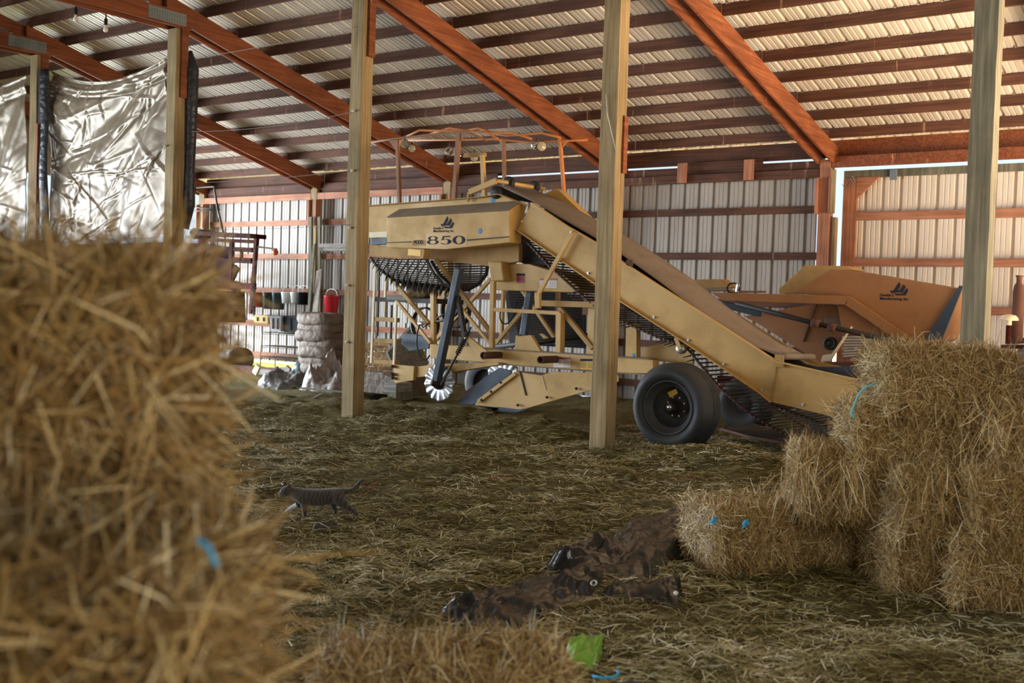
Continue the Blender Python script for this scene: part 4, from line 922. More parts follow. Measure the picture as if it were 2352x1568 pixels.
# ------------------------------------------------------------------ hay bales
def bale_mesh(nm, L=.9, Wd=.46, H=.38, n=7000, seed=1, slen=(.05, .16), sw=.0032, loose=.45, lump=.028, dens_top=1.0, drop=0):
    rg = np.random.default_rng(seed); nx, ny, nz = 44, 26, 22
    # box surface grids in local coords: x long, y deep, z up from 0
    V, Fq = [], []; base = 0
    def face(fu, nu, nv):
        nonlocal base
        u, v = np.meshgrid(np.linspace(-1, 1, nu+1), np.linspace(-1, 1, nv+1), indexing='ij'); P = fu(u, v).reshape(-1, 3)
        i, j = np.meshgrid(np.arange(nu), np.arange(nv), indexing='ij'); a = (i*(nv+1)+j).ravel()+base
        V.append(P); Fq.append(np.stack([a, a+nv+1, a+nv+2, a+1], 1)); base += len(P)
    o1 = np.ones
    face(lambda u, v: np.stack([u, -np.ones_like(u), v], -1), nx, nz); face(lambda u, v: np.stack([-u, np.ones_like(u), v], -1), nx, nz)
    face(lambda u, v: np.stack([u, v, np.ones_like(u)], -1), nx, ny); face(lambda u, v: np.stack([u, -v, -np.ones_like(u)], -1), nx, ny)
    face(lambda u, v: np.stack([np.ones_like(u), u, v], -1), ny, nz); face(lambda u, v: np.stack([-np.ones_like(u), -u, v], -1), ny, nz)
    c = np.concatenate(V); f = np.concatenate(Fq)
    def shape(c):
        # rounded box
        r = .13; q = c*np.array([L/2, Wd/2, H/2]); inn = np.array([L/2, Wd/2, H/2])-r*H; core = np.clip(q, -inn, inn); dlt = q-core
        ln = np.linalg.norm(dlt, axis=1, keepdims=True); nrm = dlt/np.maximum(ln, 1e-9); mx = np.abs(dlt).max(axis=1, keepdims=True)
        q = core+nrm*mx
        flat = ln[:, 0] < 1e-6
        x, y, z = q[:, 0], q[:, 1], q[:, 2]
        d = lump*(fbm(x*6+seed*3.1+z*2, y*7+z*7, 4, seed)-.48)*2+.017*np.sin(x*2*math.pi/.105+fbm(y*5, z*5, 2, seed)*3)*(np.abs(c[:, 0]) < .98)
        for tx in (-.17*L/.9, .19*L/.9): d = d-.030*np.exp(-((x-tx)/.025)**2)
        return q+nrm*d[:, None], nrm
    P, N = shape(c); 
    if drop: P[:, 2] -= drop*np.clip(P[:, 0]/L, -.5, .5)**2*H
    # straw sampled over the surface
    pick = rg.integers(0, len(f), n); w4 = rg.dirichlet((1, 1, 1, 1), n)
    sp = (P[f[pick]]*w4[..., None]).sum(1); sn = (N[f[pick]]*w4[..., None]).sum(1); sn /= np.maximum(np.linalg.norm(sn, axis=1, keepdims=True), 1e-6)
    rd = rg.normal(size=(n, 3)); rd[:, 0] *= .75; rd -= sn*(rd*sn).sum(1, keepdims=True); rd /= np.linalg.norm(rd, axis=1, keepdims=True)
    out = np.abs(rg.normal(0, loose, n)); out = np.where(rg.random(n) < .14, out+.5, out*.5)
    d = rd+sn*out[:, None]; d[:, 2] -= .18*(out > .5)
    Ls = rg.uniform(*slen, n)*np.where(rg.random(n) < .1, 1.5, 1); ws = sw*rg.uniform(.6, 1.5, n)
    sp = sp+sn*.003+d/np.linalg.norm(d, axis=1, keepdims=True)*(Ls*.32)[:, None]*(out > .3)[:, None]
    sv, sf, sr = straw_arrays(sp, d, sn+rg.normal(0, .5, (n, 3)), Ls, ws, rg.normal(0, .09, n), rg.random(n))
    P[:, 2] += H/2; sv[:, 2] += H/2
    allv = np.concatenate([P, sv]); allf = np.concatenate([f, sf+len(P)]); mi = np.concatenate([np.zeros(len(f)), np.ones(len(sf))]); rn_ = np.concatenate([np.full(len(P), .4), sr])
    me = np_mesh(nm, allv, allf, rn_, mi); me.materials.append(M['hay_body']); me.materials.append(M['hay']); return me
BM = [bale_mesh('hay_bale', seed=21+k, n=[26000, 26000, 24000][k], loose=.42, lump=.026) for k in range(3)]
BN = [bale_mesh('hay_bale', H=.44, Wd=.46, seed=31+k, n=15000, slen=(.06, .22), sw=.0042, loose=.8, lump=.045) for k in range(2)]
BF = bale_mesh('hay_bale', H=.40, L=.92, seed=41, n=26000, slen=(.05, .16), sw=.003, loose=.65, lump=.07)
def bale(me, loc, rz, label, group, sc=(1, 1, 1), tilt=(0, 0)):
    o = bpy.data.objects.new('hay_bale', me); COL.objects.link(o); o.location = loc; o.rotation_euler = (tilt[0], tilt[1], rz); o.scale = sc
    return tag(o, label, 'hay bale', group)
rz0 = math.atan2(RT.y, RT.x)     # long side square to the camera
# near stack at the left, softly out of focus
GL = 'near stack of hay bales at the left'
bale(BN[0], CW(-1.06, 2.02, 1.115), rz0+.10, 'blurred hay bale on top of the near left stack, reaching up to the tarps', GL, tilt=(0, .03))
bale(BN[1], CW(-.935, 1.75, .655), rz0+.02, 'blurred hay bale jutting forward below the top one in the near left stack', GL, (1.06, 1.0, .98))
bale(BM[0], CW(-1.02, 1.85, .30), rz0, 'third bale down in the near left stack below the frame edge', GL)
bale(BM[1], CW(-1.0, 1.85, .0), rz0+.03, 'bottom bale of the near left stack below the frame edge', GL)
tw = MB(); a = TD(455, 1240, 1.48); b = TD(498, 1300, 1.47); tw.tube([a, a.lerp(b, .5)+Vector((0, 0, .01)), b], .004, 6); o = tw.build('twine_scrap', M['twine_blue']); tag(o, 'blue twine end poking from the near left lower bale', 'twine')
# single bale in the bottom foreground
c = CW(-.195, 3.66, -.05)
bale(BF, c, rz0+.02, 'ragged hay bale lying alone at the bottom centre of the picture', 'single bales on the floor', (.84, .9, .96))
# right-hand stack
GR = 'right-hand stack of hay bales'
def rb(px, dep, z, rz, me, label, sc=(1, 1, 1), tilt=(0, 0)):
    side = (px-1176)/F*dep
    return bale(me, CW(side, dep, z), rz0+rz, label, GR, sc, tilt)
B1 = rb(2155, 6.45, .945, .03, BM[0], 'topmost bale of the right stack with a teal string at its left end', (.84, 1, 1.0), (0, .01))
rb(2090, 6.50, .60, -.04, BM[1], 'wide bale directly under the topmost bale of the right stack', (.80, 1.0, 1.0))
rb(2385, 6.30, .61, .05, BM[2], 'bale at the right picture edge, level with the second tier of the right stack', (.75, 1, 1.0))
rb(1950, 6.62, .35, -.12, BM[2], 'shaggy bale sticking out left from the middle of the right stack', (.62, 1, 1.0), (.02, -.05))
rb(2140, 6.28, .29, .06, BM[0], 'loosely flaked bale in the middle of the right stack', (.56, 1, 1.02), (.03, .02))
rb(2330, 6.05, .30, -.05, BM[1], 'bale at the right picture edge, second from the floor', (.60, 1, 1.03))
rb(2305, 6.85, .32, .02, BM[0], 'bale behind the right picture edge in the second tier from the floor', (.8, 1, 1.0))
rb(1715, 6.75, .0, .25, BM[1], 'low bale with two blue twine knots at the left foot of the right stack', (.62, 1.1, .92))
rb(1925, 6.98, .0, -.05, BM[2], 'dark recessed bale on the floor between the knotted bale and the stack', (.62, 1, .92))
rb(2120, 6.35, .0, .05, BM[1], 'bottom bale under the loosely flaked one in the right stack', (.52, 1, .82))
rb(2320, 6.08, .0, -.03, BM[0], 'bottom bale at the right picture edge of the right stack', (.72, 1, 1.0))
rb(2310, 6.9, .0, -.03, BM[2], 'bottom bale behind the right picture edge of the stack', (.8, 1, 1.0))
def hay_tuft(base, dirv, n, L, spread, seed, lab):
    rg = np.random.default_rng(seed); p = np.array(base)[None]+rg.normal(0, spread, (n, 3)); d = np.array(dirv)[None]+rg.normal(0, .38, (n, 3)); Ls = rg.uniform(.5, 1.1, n)*L
    d = d/np.linalg.norm(d, axis=1, keepdims=True); v, f, r = straw_arrays(p+d*(Ls/2)[:, None], d, rg.normal(size=(n, 3)), Ls, rg.uniform(.002, .004, n), rg.normal(0, .08, n), rg.random(n))
    me = np_mesh('straw_tuft', v, f, r); o = link('straw_tuft', me, M['hay']); tag(o, lab, 'straw tuft', 'straw slipping off the right stack', 'stuff'); return o
hay_tuft(TD(1950, 1080, 6.15), (.03, -.10, -1), 110, .24, .05, 5, 'curtain of loose straw hanging off the shaggy bale of the right stack')
hay_tuft(TD(2290, 960, 5.75), (.0, -.1, -1), 90, .20, .09, 7, 'tuft of loose straw hanging below the topmost bale of the right stack')
hay_tuft(TD(1840, 1080, 6.25), (-.05, -.10, -1), 150, .24, .05, 6, 'shaggy straw fringe at the left end of the right stack')
hay_tuft(TD(2165, 1100, 5.85), (.10, -.05, -1), 90, .22, .08, 8, 'tuft of loose straw in the middle of the right stack')
tw = MB(); tw.tube([TD(2015, 878, 6.14), TD(1990, 888, 6.12), TD(1972, 905, 6.12), TD(1962, 930, 6.14), TD(1955, 950, 6.16), TD(1965, 962, 6.14)], [.005, .007, .006, .006, .009, .004], 7); o = tw.build('bale_string', M['twine_teal'], None, smooth=True); tag(o, 'frayed teal string looped on the left end of the topmost right bale', 'string')
for k, (px, py) in enumerate(((1641, 1190), (1714, 1196))):
    q = TD(px, py+6, 6.34); m = MB(); m.tube([q+Vector((-.02, 0, -.01)), q+Vector((0, -.01, .012)), q+Vector((.018, 0, .0))], [.007, .014, .006], 6); m.tube([q, q+Vector((.012, -.01, .03))], [.006, .003], 5); m.tube([q, q+Vector((-.015, -.015, -.028))], [.006, .003], 5)
    o = m.build('twine_knot', M['twine_blue']); tag(o, ['left', 'right'][k]+' blue twine knot on the low bale at the stack foot', 'twine knot', 'blue knots on the low bale')

# ------------------------------------------------------------------ loose hay on the floor
def scatter(n, dmin, dmax, seed, slen, sw):
    rg = np.random.default_rng(seed); u = rg.random(n); dep = 1/(1/dmax+u*(1/dmin-1/dmax)); side = dep*rg.uniform(-.62, .58, n)
    R_, F_ = np.array(RT), np.array(FW); x = R_[0]*side+F_[0]*dep; y = R_[1]*side+F_[1]*dep
    k = (y < 12.3) | (x > -13); k &= (y < 15.5) & (x < 1.4); x, y, dep = x[k], y[k], dep[k]; n = len(x)
    # thin out in patches
    k = vnoise(x*1.7, y*1.7, 77)+.5*vnoise(x*5, y*5, 78) > rg.random(n)*1.0-.05; x, y, dep = x[k], y[k], dep[k]; n = len(x)
    z = th(x, y)+rg.uniform(.0, .022, n)
    a = rg.uniform(0, 2*math.pi, n); a = np.where(rg.random(n) < .35, a*.3-.3, a); L = rg.uniform(*slen, n)*np.where(rg.random(n) < .12, 1.5, 1)
    d = np.stack([np.cos(a), np.sin(a), rg.normal(0, .16, n)], 1)
    w = np.maximum(sw*rg.uniform(.7, 1.5, n), dep*.00026)
    up = np.stack([rg.normal(0, .35, n), rg.normal(0, .35, n), np.ones(n)], 1)
    rnd = np.clip(rg.beta(1.7, 2.1, n)+.45*(vnoise(x*2.2, y*2.2, 91)-.5), 0, 1)
    return straw_arrays(np.stack([x, y, z], 1), d, up, L, w, rg.normal(.02, .07, n), rnd)
arr = [scatter(120000, 3.2, 9.0, 1, (.04, .13), .0040), scatter(110000, 6.0, 14.5, 2, (.05, .14), .0058), scatter(70000, 10.6, 14.8, 3, (.06, .17), .0062)]
off = 0; vs, fs, rs = [], [], []
for v, f, r in arr: vs.append(v); fs.append(f+off); rs.append(r); off += len(v)
o = link('loose_hay', np_mesh('loose_hay', np.concatenate(vs), np.concatenate(fs), np.concatenate(rs)), M['hay_floor']); tag(o, 'trampled green and brown hay strewn over the whole barn floor', 'hay', None, 'stuff')

# ------------------------------------------------------------------ dark tarp on the floor
def floor_tarp(edge_a, edge_b, nu, nv, hgt, seed, hmax, mat, lab=None, name='floor_tarp', thin=1.0):
    # two pixel polylines on the floor (far edge, near edge)
    A = [G(*p, .02) for p in edge_a]; B = [G(*p, .02) for p in edge_b]; P = np.zeros((nu, nv, 3))
    for i in range(nu):
        a, b = poly(A, i/(nu-1)), poly(B, i/(nu-1))
        for j in range(nv): P[i, j] = a.lerp(b, j/(nv-1))
    x, y = P[..., 0], P[..., 1]; U, V = np.meshgrid(np.linspace(0, 1, nu), np.linspace(0, 1, nv), indexing='ij')
    h = (.75*ridged(U*2.2+V*1.5, V*3.2+U*1.2, 3, seed)+.45*ridged(U*6-V*2, V*4+U*3, 3, seed+3))*hgt
    env = np.sin(math.pi*np.clip(V, 0, 1))**.9*sstep(0, .14, U)*sstep(0, .10, 1-U)
    P[..., 2] = th(x, y)+.006+thin*(.030+np.maximum(0, h-.38*hgt)*hmax+.035*ridged(x*6, y*6, 2, seed+5))*env-.015*(1-env)
    P[..., 0] += .07*(fbm(x*5, y*5, 3, seed+1)-.5); P[..., 1] += .10*(fbm(x*5+9, y*5, 3, seed+2)-.5)
    i, j = np.meshgrid(np.arange(nu-1), np.arange(nv-1), indexing='ij'); a = (i*nv+j).ravel()
    me = np_mesh(name, P.reshape(-1, 3), np.stack([a, a+1, a+nv+1, a+nv], 1)); me.polygons.foreach_set('use_smooth', [True]*len(me.polygons)); return me
me = floor_tarp([(998, 1378), (1085, 1360), (1130, 1336), (1210, 1318), (1330, 1300), (1410, 1300)], [(1000, 1396), (1060, 1412), (1130, 1428), (1230, 1410), (1300, 1380), (1400, 1352)], 130, 70, .17, 5, 1.0, None)
ft = link('floor_tarp', me, M['tarp_dark']); tag(ft, 'shiny dark tarp crumpled across the hay floor toward the low bale', 'tarp')
me = floor_tarp([(1245, 1290), (1310, 1262), (1385, 1235), (1440, 1192), (1555, 1172), (1610, 1200)], [(1262, 1302), (1330, 1316), (1420, 1320), (1500, 1318), (1570, 1298), (1612, 1250)], 130, 80, .26, 9, 1.0, None); link('upper_fold', me, M['tarp_dark'], ft)
me = floor_tarp([(1360, 1350), (1440, 1330), (1520, 1322), (1580, 1330)], [(1375, 1372), (1450, 1360), (1520, 1374), (1572, 1368)], 40, 20, .10, 15, 1.0, None); link('lower_flap', me, M['tarp_dark'], ft)
q = G(1364, 1338, .10); m = MB(); m.lathe(q, (.1, -.6, .5), [(.010, 0), (.016, .002), (.018, 0), (.010, 0)], 14); m.build('grommet', M['bright_steel'], ft)
# small rubbish in the foreground
me = floor_tarp([(1230, 1452), (1290, 1442), (1350, 1452), (1395, 1470)], [(1236, 1472), (1300, 1490), (1360, 1498), (1390, 1490)], 30, 16, .10, 25, 1.0, None, name='plastic_scrap', thin=.6); o = link('plastic_scrap', me, M['tarp_dark']); tag(o, 'dull brown plastic scrap behind the foreground bale', 'plastic scrap')
me = floor_tarp([(1010, 1428), (1050, 1414), (1095, 1420), (1112, 1430)], [(1012, 1442), (1050, 1450), (1090, 1452), (1112, 1448)], 22, 12, .10, 27, 1.0, None, name='plastic_scrap', thin=.5); o = link('plastic_scrap', me, M['tarp_dark']); tag(o, 'dark plastic scrap just below the near tip of the floor tarp', 'plastic scrap')
me = floor_tarp([(1300, 1484), (1330, 1462), (1360, 1466), (1397, 1460)], [(1306, 1492), (1335, 1512), (1372, 1520), (1390, 1502)], 26, 22, .16, 63, 1.1, None, name='green_bag', thin=.55); o = link('green_bag', me, M['green_bag']); tag(o, 'crumpled bright green plastic bag right of the foreground bale', 'plastic bag')
me = floor_tarp([(1350, 1550), (1400, 1540), (1450, 1540), (1500, 1556)], [(1350, 1580), (1400, 1590), (1450, 1590), (1500, 1580)], 26, 14, .06, 35, .6, None, name='plastic_scrap', thin=.6); o = link('plastic_scrap', me, M['tarp_edge']); tag(o, 'black plastic scrap with light blue string at the bottom edge', 'plastic scrap')
MB().tube([G(1362, 1552, .10), G(1385, 1556, .11), G(1412, 1554, .10), G(1422, 1545, .10), G(1418, 1540, .09)], .005, 6).build('blue_string', M['twine_blue'], o, smooth=True)
me = floor_tarp([(722, 1203), (740, 1197), (765, 1199), (782, 1203)], [(722, 1210), (742, 1212), (766, 1208), (782, 1206)], 22, 12, .05, 37, 1.0, None, name='plastic_scrap', thin=.4); o = link('plastic_scrap', me, M['tarp_edge']); tag(o, 'small black plastic scrap on the hay under the cat', 'plastic scrap')
for k, (px, py) in enumerate(((1140, 1108), (1562, 1108), (830, 1128))):
    q = G(px, py, .05); m = MB(); rr_ = random.Random(k); p = [q+RT*(.035*(i-2)+.03*rr_.random())+FW*(.06*(rr_.random()-.5))+Vector((0, 0, .02+.03*rr_.random())) for i in range(6)]
    m.tube(p, .0035, 5); o = m.build('twine_scrap', M['twine_red']); tag(o, ['faded red twine scrap on the hay in front of the digger', 'faded red twine scrap on the hay below the tyre', 'small red twine scrap near the cat tail'][k], 'twine')
q = G(1552, 1366, .03); m = MB(); m.lathe(q, (0, 0, 1), [(0, -.0), (.010, .0), (.014, .012), (.008, .02), (0, .022)], 8); o = m.build('feather_clump', M['white_plastic'], None, smooth=True); tag(o, 'tiny pale fluff lying near the tarp and low bale', 'fluff')
q = G(1632, 1033, .02); m = MB()
for i in range(5): m.box((q.x-.09+.035*i, q.y-.04, q.z-.03), (q.x-.065+.035*i, q.y+.05, q.z+.07))
m.box((q.x-.09, q.y-.035, q.z-.03), (q.x+.08, q.y+.045, q.z+.055)); o = m.build('wheel_chock', M['red_paint']); tag(o, 'ribbed red block wedged behind the tyre', 'wheel chock')
for k, (px, py) in enumerate(((1040, 1083), (1450, 1100))):
    q = G(px, py, .03); m = MB(); m.lathe(q, (0, 0, 1), [(0, -.02), (.06, -.0), (.05, .035), (0, .05)], 9); o = m.build('dirt_clod', M['soil'], None, smooth=True); tag(o, ['dark clod on the hay in front of the digger nose', 'dark clod on the hay right below the middle post'][k], 'clod', 'dirt clods')
# ------------------------------------------------------------------ cat
def build_cat():
    K = .0003895*1.0; D0 = 7.78
    def P(cx, cy, off=0.0):
        p = TD(600+cx*.12755, 1060+cy*.12755, D0); return p-FW*(off*K)      # off: toward the camera
    root = empty('cat', G(730, 1192, 0), 'grey-brown tabby cat with white chest walking left across the hay', 'cat')
    verts, edges, rad = [], [], []
    def chain(pts, parent=None):
        prev = parent
        for (cx, cy, off, r) in pts:
            verts.append(P(cx, cy, off)); rad.append(r*K*1.0); i = len(verts)-1
            if prev is not None: edges.append((prev, i))
            prev = i
        return prev
    pelvis = chain([(1385, 600, 0, 142)])
    chest = chain([(1290, 612, 0, 152), (1200, 628, 0, 160), (1080, 640, 0, 168), (920, 645, 0, 168), (760, 630, 0, 165)], pelvis)
    neck = chain([(650, 580, 0, 118), (560, 545, 0, 98)], chest)
    head = chain([(470, 520, 0, 112), (405, 535, 0, 98), (350, 580, 0, 55), (328, 592, 0, 34)], neck)
    chain([(1480, 540, 0, 70), (1560, 528, 0, 46), (1650, 500, 0, 42), (1730, 430, 0, 42), (1790, 355, 0, 38), (1830, 328, 0, 32), (1862, 328, 0, 22)], pelvis)
    # fore legs: far one reaching forward, near one under the shoulder
    chain([(700, 720, -70, 82), (640, 800, -80, 58), (520, 850, -85, 40), (430, 920, -85, 33), (395, 1000, -85, 32), (368, 1028, -85, 30)], chest)
    chain([(790, 740, 75, 88), (795, 850, 80, 52), (800, 940, 80, 38), (775, 1020, 80, 32), (738, 1052, 80, 30)], chest)
    # hind legs: knee forward, hock behind
    chain([(1340, 690, -60, 92), (1270, 790, -80, 62), (1330, 890, -80, 40), (1310, 960, -80, 32), (1262, 1020, -80, 30), (1225, 1030, -80, 26)], pelvis)
    chain([(1440, 690, 75, 118), (1520, 770, 80, 78), (1640, 850, 80, 46), (1730, 920, 80, 36), (1748, 1000, 80, 30), (1732, 1050, 80, 26)], pelvis)
    me = bpy.data.meshes.new('body'); me.from_pydata([tuple(v) for v in verts], edges, [])
    o = link('body', me, None, root); sk = o.modifiers.new('skin', 'SKIN'); sk.use_smooth_shade = True
    for i, sv in enumerate(me.skin_vertices[0].data): sv.radius = (rad[i], rad[i]); sv.use_root = (i == 0)
    sb = o.modifiers.new('sub', 'SUBSURF'); sb.levels = 2; sb.render_levels = 2
    m, nt, b = newmat('tabby_fur', (.09, .07, .055), .9, spec=.2)
    w = nt.nodes.new('ShaderNodeTexWave'); w.wave_type = 'BANDS'; w.bands_direction = 'X'; tc = nt.nodes.new('ShaderNodeTexCoord'); nt.links.new(tc.outputs['Object'], w.inputs['Vector'])
    w.inputs['Scale'].default_value = 15; w.inputs['Distortion'].default_value = 7; w.inputs['Detail'].default_value = 3
    tab = ramp(nt, w.outputs['Fac'], [(.25, (.050, .042, .036)), (.65, (.088, .073, .060))])
    at = nt.nodes.new('ShaderNodeAttribute'); at.attribute_name = 'white'
    nt.links.new(mix(nt, tab, (.62, .60, .56), at.outputs['Fac']), b.inputs['Base Color'])
    fz = noise(nt, 160, detail=3); bump(nt, b, fz, .5, .004)
    b.inputs['Sheen Weight'].default_value = .35
    # bake the modifiers so the white bib and paws can be marked on the mesh
    dg = bpy.context.evaluated_depsgraph_get(); dg.update(); bm_ = bpy.data.meshes.new_from_object(o.evaluated_get(dg)); o.modifiers.clear(); old = o.data; o.data = bm_; bm_.name = 'body'; bpy.data.meshes.remove(old)
    n = len(bm_.vertices); co = np.zeros(n*3); bm_.vertices.foreach_get('co', co); co = co.reshape(-1, 3); no = np.zeros(n*3); bm_.vertices.foreach_get('normal', no); no = no.reshape(-1, 3)
    bm_.polygons.foreach_set('use_smooth', [True]*len(bm_.polygons))
    c0 = np.array(P(0, 0)); R_ = np.array(RT); sx = (co-c0)@R_/K; sz = -(co[:, 2]-c0[2])/K
    wgt = np.zeros(n)
    wgt = np.maximum(wgt, sstep(600, 480, sx)*sstep(585, 640, sz)*.9)                  # chin
    wgt = np.maximum(wgt, sstep(700, 600, sx)*sstep(640, 720, sz))                     # bib
    wgt = np.maximum(wgt, sstep(910, 985, sz)*.9)                                      # paws
    wgt = np.maximum(wgt, sstep(770, 830, sz)*sstep(700, 800, sx)*sstep(1300, 1200, sx)*.5*(no[:, 2] < -.3))
    at_ = bm_.attributes.new('white', 'FLOAT', 'POINT'); at_.data.foreach_set('value', wgt.astype(np.float32)); bm_.materials.clear(); bm_.materials.append(m)
    pink = newmat('cat_ear_inside', (.25, .15, .12), .8)[0]; eye = newmat('cat_eye', (.12, .12, .04), .2)[0]
    for s, (bx, by, tx, ty) in ((1, (495, 455, 505, 385)), (-1, (430, 450, 428, 368))):
        mm = MB(); B = P(bx, by, s*38); Tp = P(tx, ty, s*50); rr_ = .026
        side = (RT*.8-FW*.35*s).normalized(); fr = FW*-.35+RT*-.3
        mm.v = [B-side*rr_, B+side*rr_, B-side*.0+fr*.03-Vector((0, 0, .006)), Tp, B+side*.0-fr*.03]; mm.f = [(0, 2, 3), (2, 1, 3), (1, 4, 3), (4, 0, 3)]
        mm.build('ear', m, root, smooth=False)
    for s in (1, -1):
        q = P(372, 530, s*62); mm = MB(); mm.lathe(q, (RT*-.55-FW*.8*s), [(.0085, 0), (.007, .003), (0, .005)], 14); mm.build('eye', eye, root, smooth=True)
    q = P(312, 588, 0); mm = MB(); mm.lathe(q, RT*-1, [(.008, -.006), (.006, .002), (0, .004)], 10); mm.build('nose', pink, root, smooth=True)
    mm = MB()
    for s in (1, -1):
        for k in range(3): a = P(345, 600+k*8, s*45); mm.tube([a, a-FW*(.045*s)-RT*.015+Vector((0, 0, .012-.012*k))], .0006, 4)
    mm.build('whiskers', M['white_plastic'], root)
build_cat()

# ------------------------------------------------------------------ clutter along the back wall, left
def bucket(px, py, Y, h, r, mat, lab, nm='bucket', grp='buckets hung on the wall rail'):
    q = T(px, py, Y); t = empty(nm, q, lab, 'bucket', grp); m = MB()
    m.lathe(q, (0, 0, -1), [(r*.96, .01), (r*1.06, 0), (r*1.06, .02), (r*1.0, .024), (r*1.03, .06), (r*.985, .065), (r*.88, h), (0, h)], 28); m.lathe(q, (0, 0, -1), [(r*.96, .01), (r*.85, h-.01), (0, h-.01)], 28); m.build('shell', mat, t, smooth=True)
    m = MB(); m.tube([q+Vector((r*1.06*math.cos(a), -.01, .14*math.sin(a)**.8 if 0 < a < math.pi else 0)) for a in [math.pi*i/12 for i in range(13)]], .004, 5); m.build('bail_handle', M['wire'], t); return t
bs = [(596, 671, 37, M['red_plastic'], 'faded red bucket leftmost in the hanging row'), (618, 671, 41, M['white_plastic'], 'dark-sided bucket next to the faded red one'), (640, 672, 41, M['green_plastic'], 'dark bucket third in the hanging row'),
      (663, 671, 27, M['white_plastic'], 'small white square-sided bucket in the hanging row'), (684, 671, 26, M['white_plastic'], 'small white bucket with blue mark in the hanging row'), (698, 671, 30, M['black_plastic'], 'black bucket at the right end of the hanging row')]
for px, py, hp, mt, lab in bs: bucket(px, py, 16.26, hp*.0087, .135 if hp > 30 else .15, mt if lab[0] != 'd' or 'third' in lab else M['green_plastic'], lab)
bucket(762, 679, 16.3, .36, .155, M['red_plastic'], 'bright red bucket hanging alone between the wall post and the boom', grp=None)
# plain wooden shelf with totes, wire rack below
def shelf(nm, lo, hi, mat, lab, cat='shelf'):
    m = MB(); m.box(lo, hi); o = m.build(nm, mat); tag(o, lab, cat); return o
a, b = T(540, 762, 16.0), T(715, 762, 16.4)
def tote(x0, x1, y0, y1, Y, mat, lab, nm='storage_tote'):
    A, B = T(x0, y1, Y), T(x1, y0, Y); t = empty(nm, (A.x, Y, A.z), lab, 'tote'); h = B.z-A.z; m = MB(); w = B.x-A.x
    m.add([(A.x+.03, Y+.02, A.z), (B.x-.03, Y+.02, A.z), (B.x-.03, Y+.38, A.z), (A.x+.03, Y+.38, A.z), (A.x, Y, B.z), (B.x, Y, B.z), (B.x, Y+.4, B.z), (A.x, Y+.4, B.z)], [(0, 3, 2, 1), (0, 1, 5, 4), (1, 2, 6, 5), (2, 3, 7, 6), (3, 0, 4, 7), (4, 5, 6, 7)])
    m.build('tub', mat, t, bevel=.01); MB().box((A.x-.02, Y-.02, B.z-.035), (B.x+.02, Y+.42, B.z+.0)).build('rim', mat, t, bevel=.006)
    for k in (.3, .7): MB().box((A.x+w*k-.012, Y-.01, A.z+.05), (A.x+w*k+.012, Y+.03, B.z-.05)).build('rib', M['black_plastic'] if 'grey' in lab else mat, t)
    return t
tote(618, 646, 726, 760, 15.85, M['grey_plastic'], 'light grey tote standing on the wire rack'); tote(648, 712, 727, 762, 15.9, M['black_plastic'], 'long black tote on the wire rack'); tote(580, 616, 724, 742, 16.2, M['yellow_plastic'], 'yellow tote behind the grey one on the rack')
wr = empty('wire_rack', T(645, 845, 15.9), 'chrome wire shelf rack standing under the totes by the wall', 'wire rack')
for k, (px, Y) in enumerate(((600, 15.85), (687, 15.85), (634, 16.3), (716, 16.3))):
    a, b = T(px, 761, Y), T(px, 845, Y); MB().tube([Vector((a.x, Y, 0)), Vector((a.x, Y, a.z))], .014, 8).build('upright', M['chrome'], wr)
for y in (762, 793, 818):
    m = MB(); a, b = T(600, y, 15.85), T(687, y, 15.85); x0, x1, z = a.x, b.x, a.z
    for yy in (15.85, 16.3): m.tube([(x0, yy, z), (x1, yy, z)], .008, 6); m.tube([(x0, yy, z-.035), (x1, yy, z-.035)], .006, 6); m.tube([(x0+(x1-x0)*i/16, yy, z-.035*(i % 2)) for i in range(17)], .004, 4)
    for i in range(15): x = x0+(x1-x0)*i/14; m.tube([(x, 15.85, z), (x, 16.3, z)], .004, 4)
    m.build('wire_shelf', M['chrome'], wr)
def drum(px, py, Y, r, L, axis, mat, lab, nm='barrel', cat='barrel'):
    q = T(px, py, Y); m = MB(); m.lathe(q, axis, [(0, 0.02), (r*.94, .02), (r, 0), (r, L*.3), (r*1.03, L*.33), (r, L*.36), (r, L*.64), (r*1.03, L*.67), (r, L*.7), (r, L), (r*.95, L-.03), (0, L-.03)], 28); o = m.build(nm, mat, None, smooth=True); tag(o, lab, cat); return o
drum(558, 826, 15.7, .26, .6, (-1, .2, 0), M['green_plastic'], 'dark green barrel lying on its side by the wire rack')
# white pipe pieces
q = T(548, 672, 16.43); m = MB(); m.lathe(q, (0, 0, -1), [(.07, 0), (.085, 0), (.085, .06), (.07, .07), (.07, .28), (.085, .29), (.085, .34), (.05, .36), (.05, .5)], 18); o = m.build('plastic_pipe', M['white_plastic'], None, smooth=True); tag(o, 'upright white plastic pipe fitting left of the hanging buckets', 'pipe')
MB().tube([T(733, 571, 16.25), T(800, 571, 16.25)], .06, 12)
m = MB(); m.tube([T(735, 572, 16.2), T(830, 572, 16.2)], .045, 12); m.box((T(735, 566, 16.15).x, 16.1, T(735, 569, 16.15).z), (T(830, 566, 16.15).x, 16.4, T(735, 560, 16.15).z)); o = m.build('wall_shelf', M['grey_wood']); tag(o, 'short grey board shelf on the wall behind the left middle post', 'shelf')
m = MB(); m.tube([T(762, 729, 16.42), T(790, 730, 16.42)], .02, 8); o = m.build('wall_pipe', M['white_plastic']); tag(o, 'short white pipe on the wall below the bright red bucket', 'pipe')
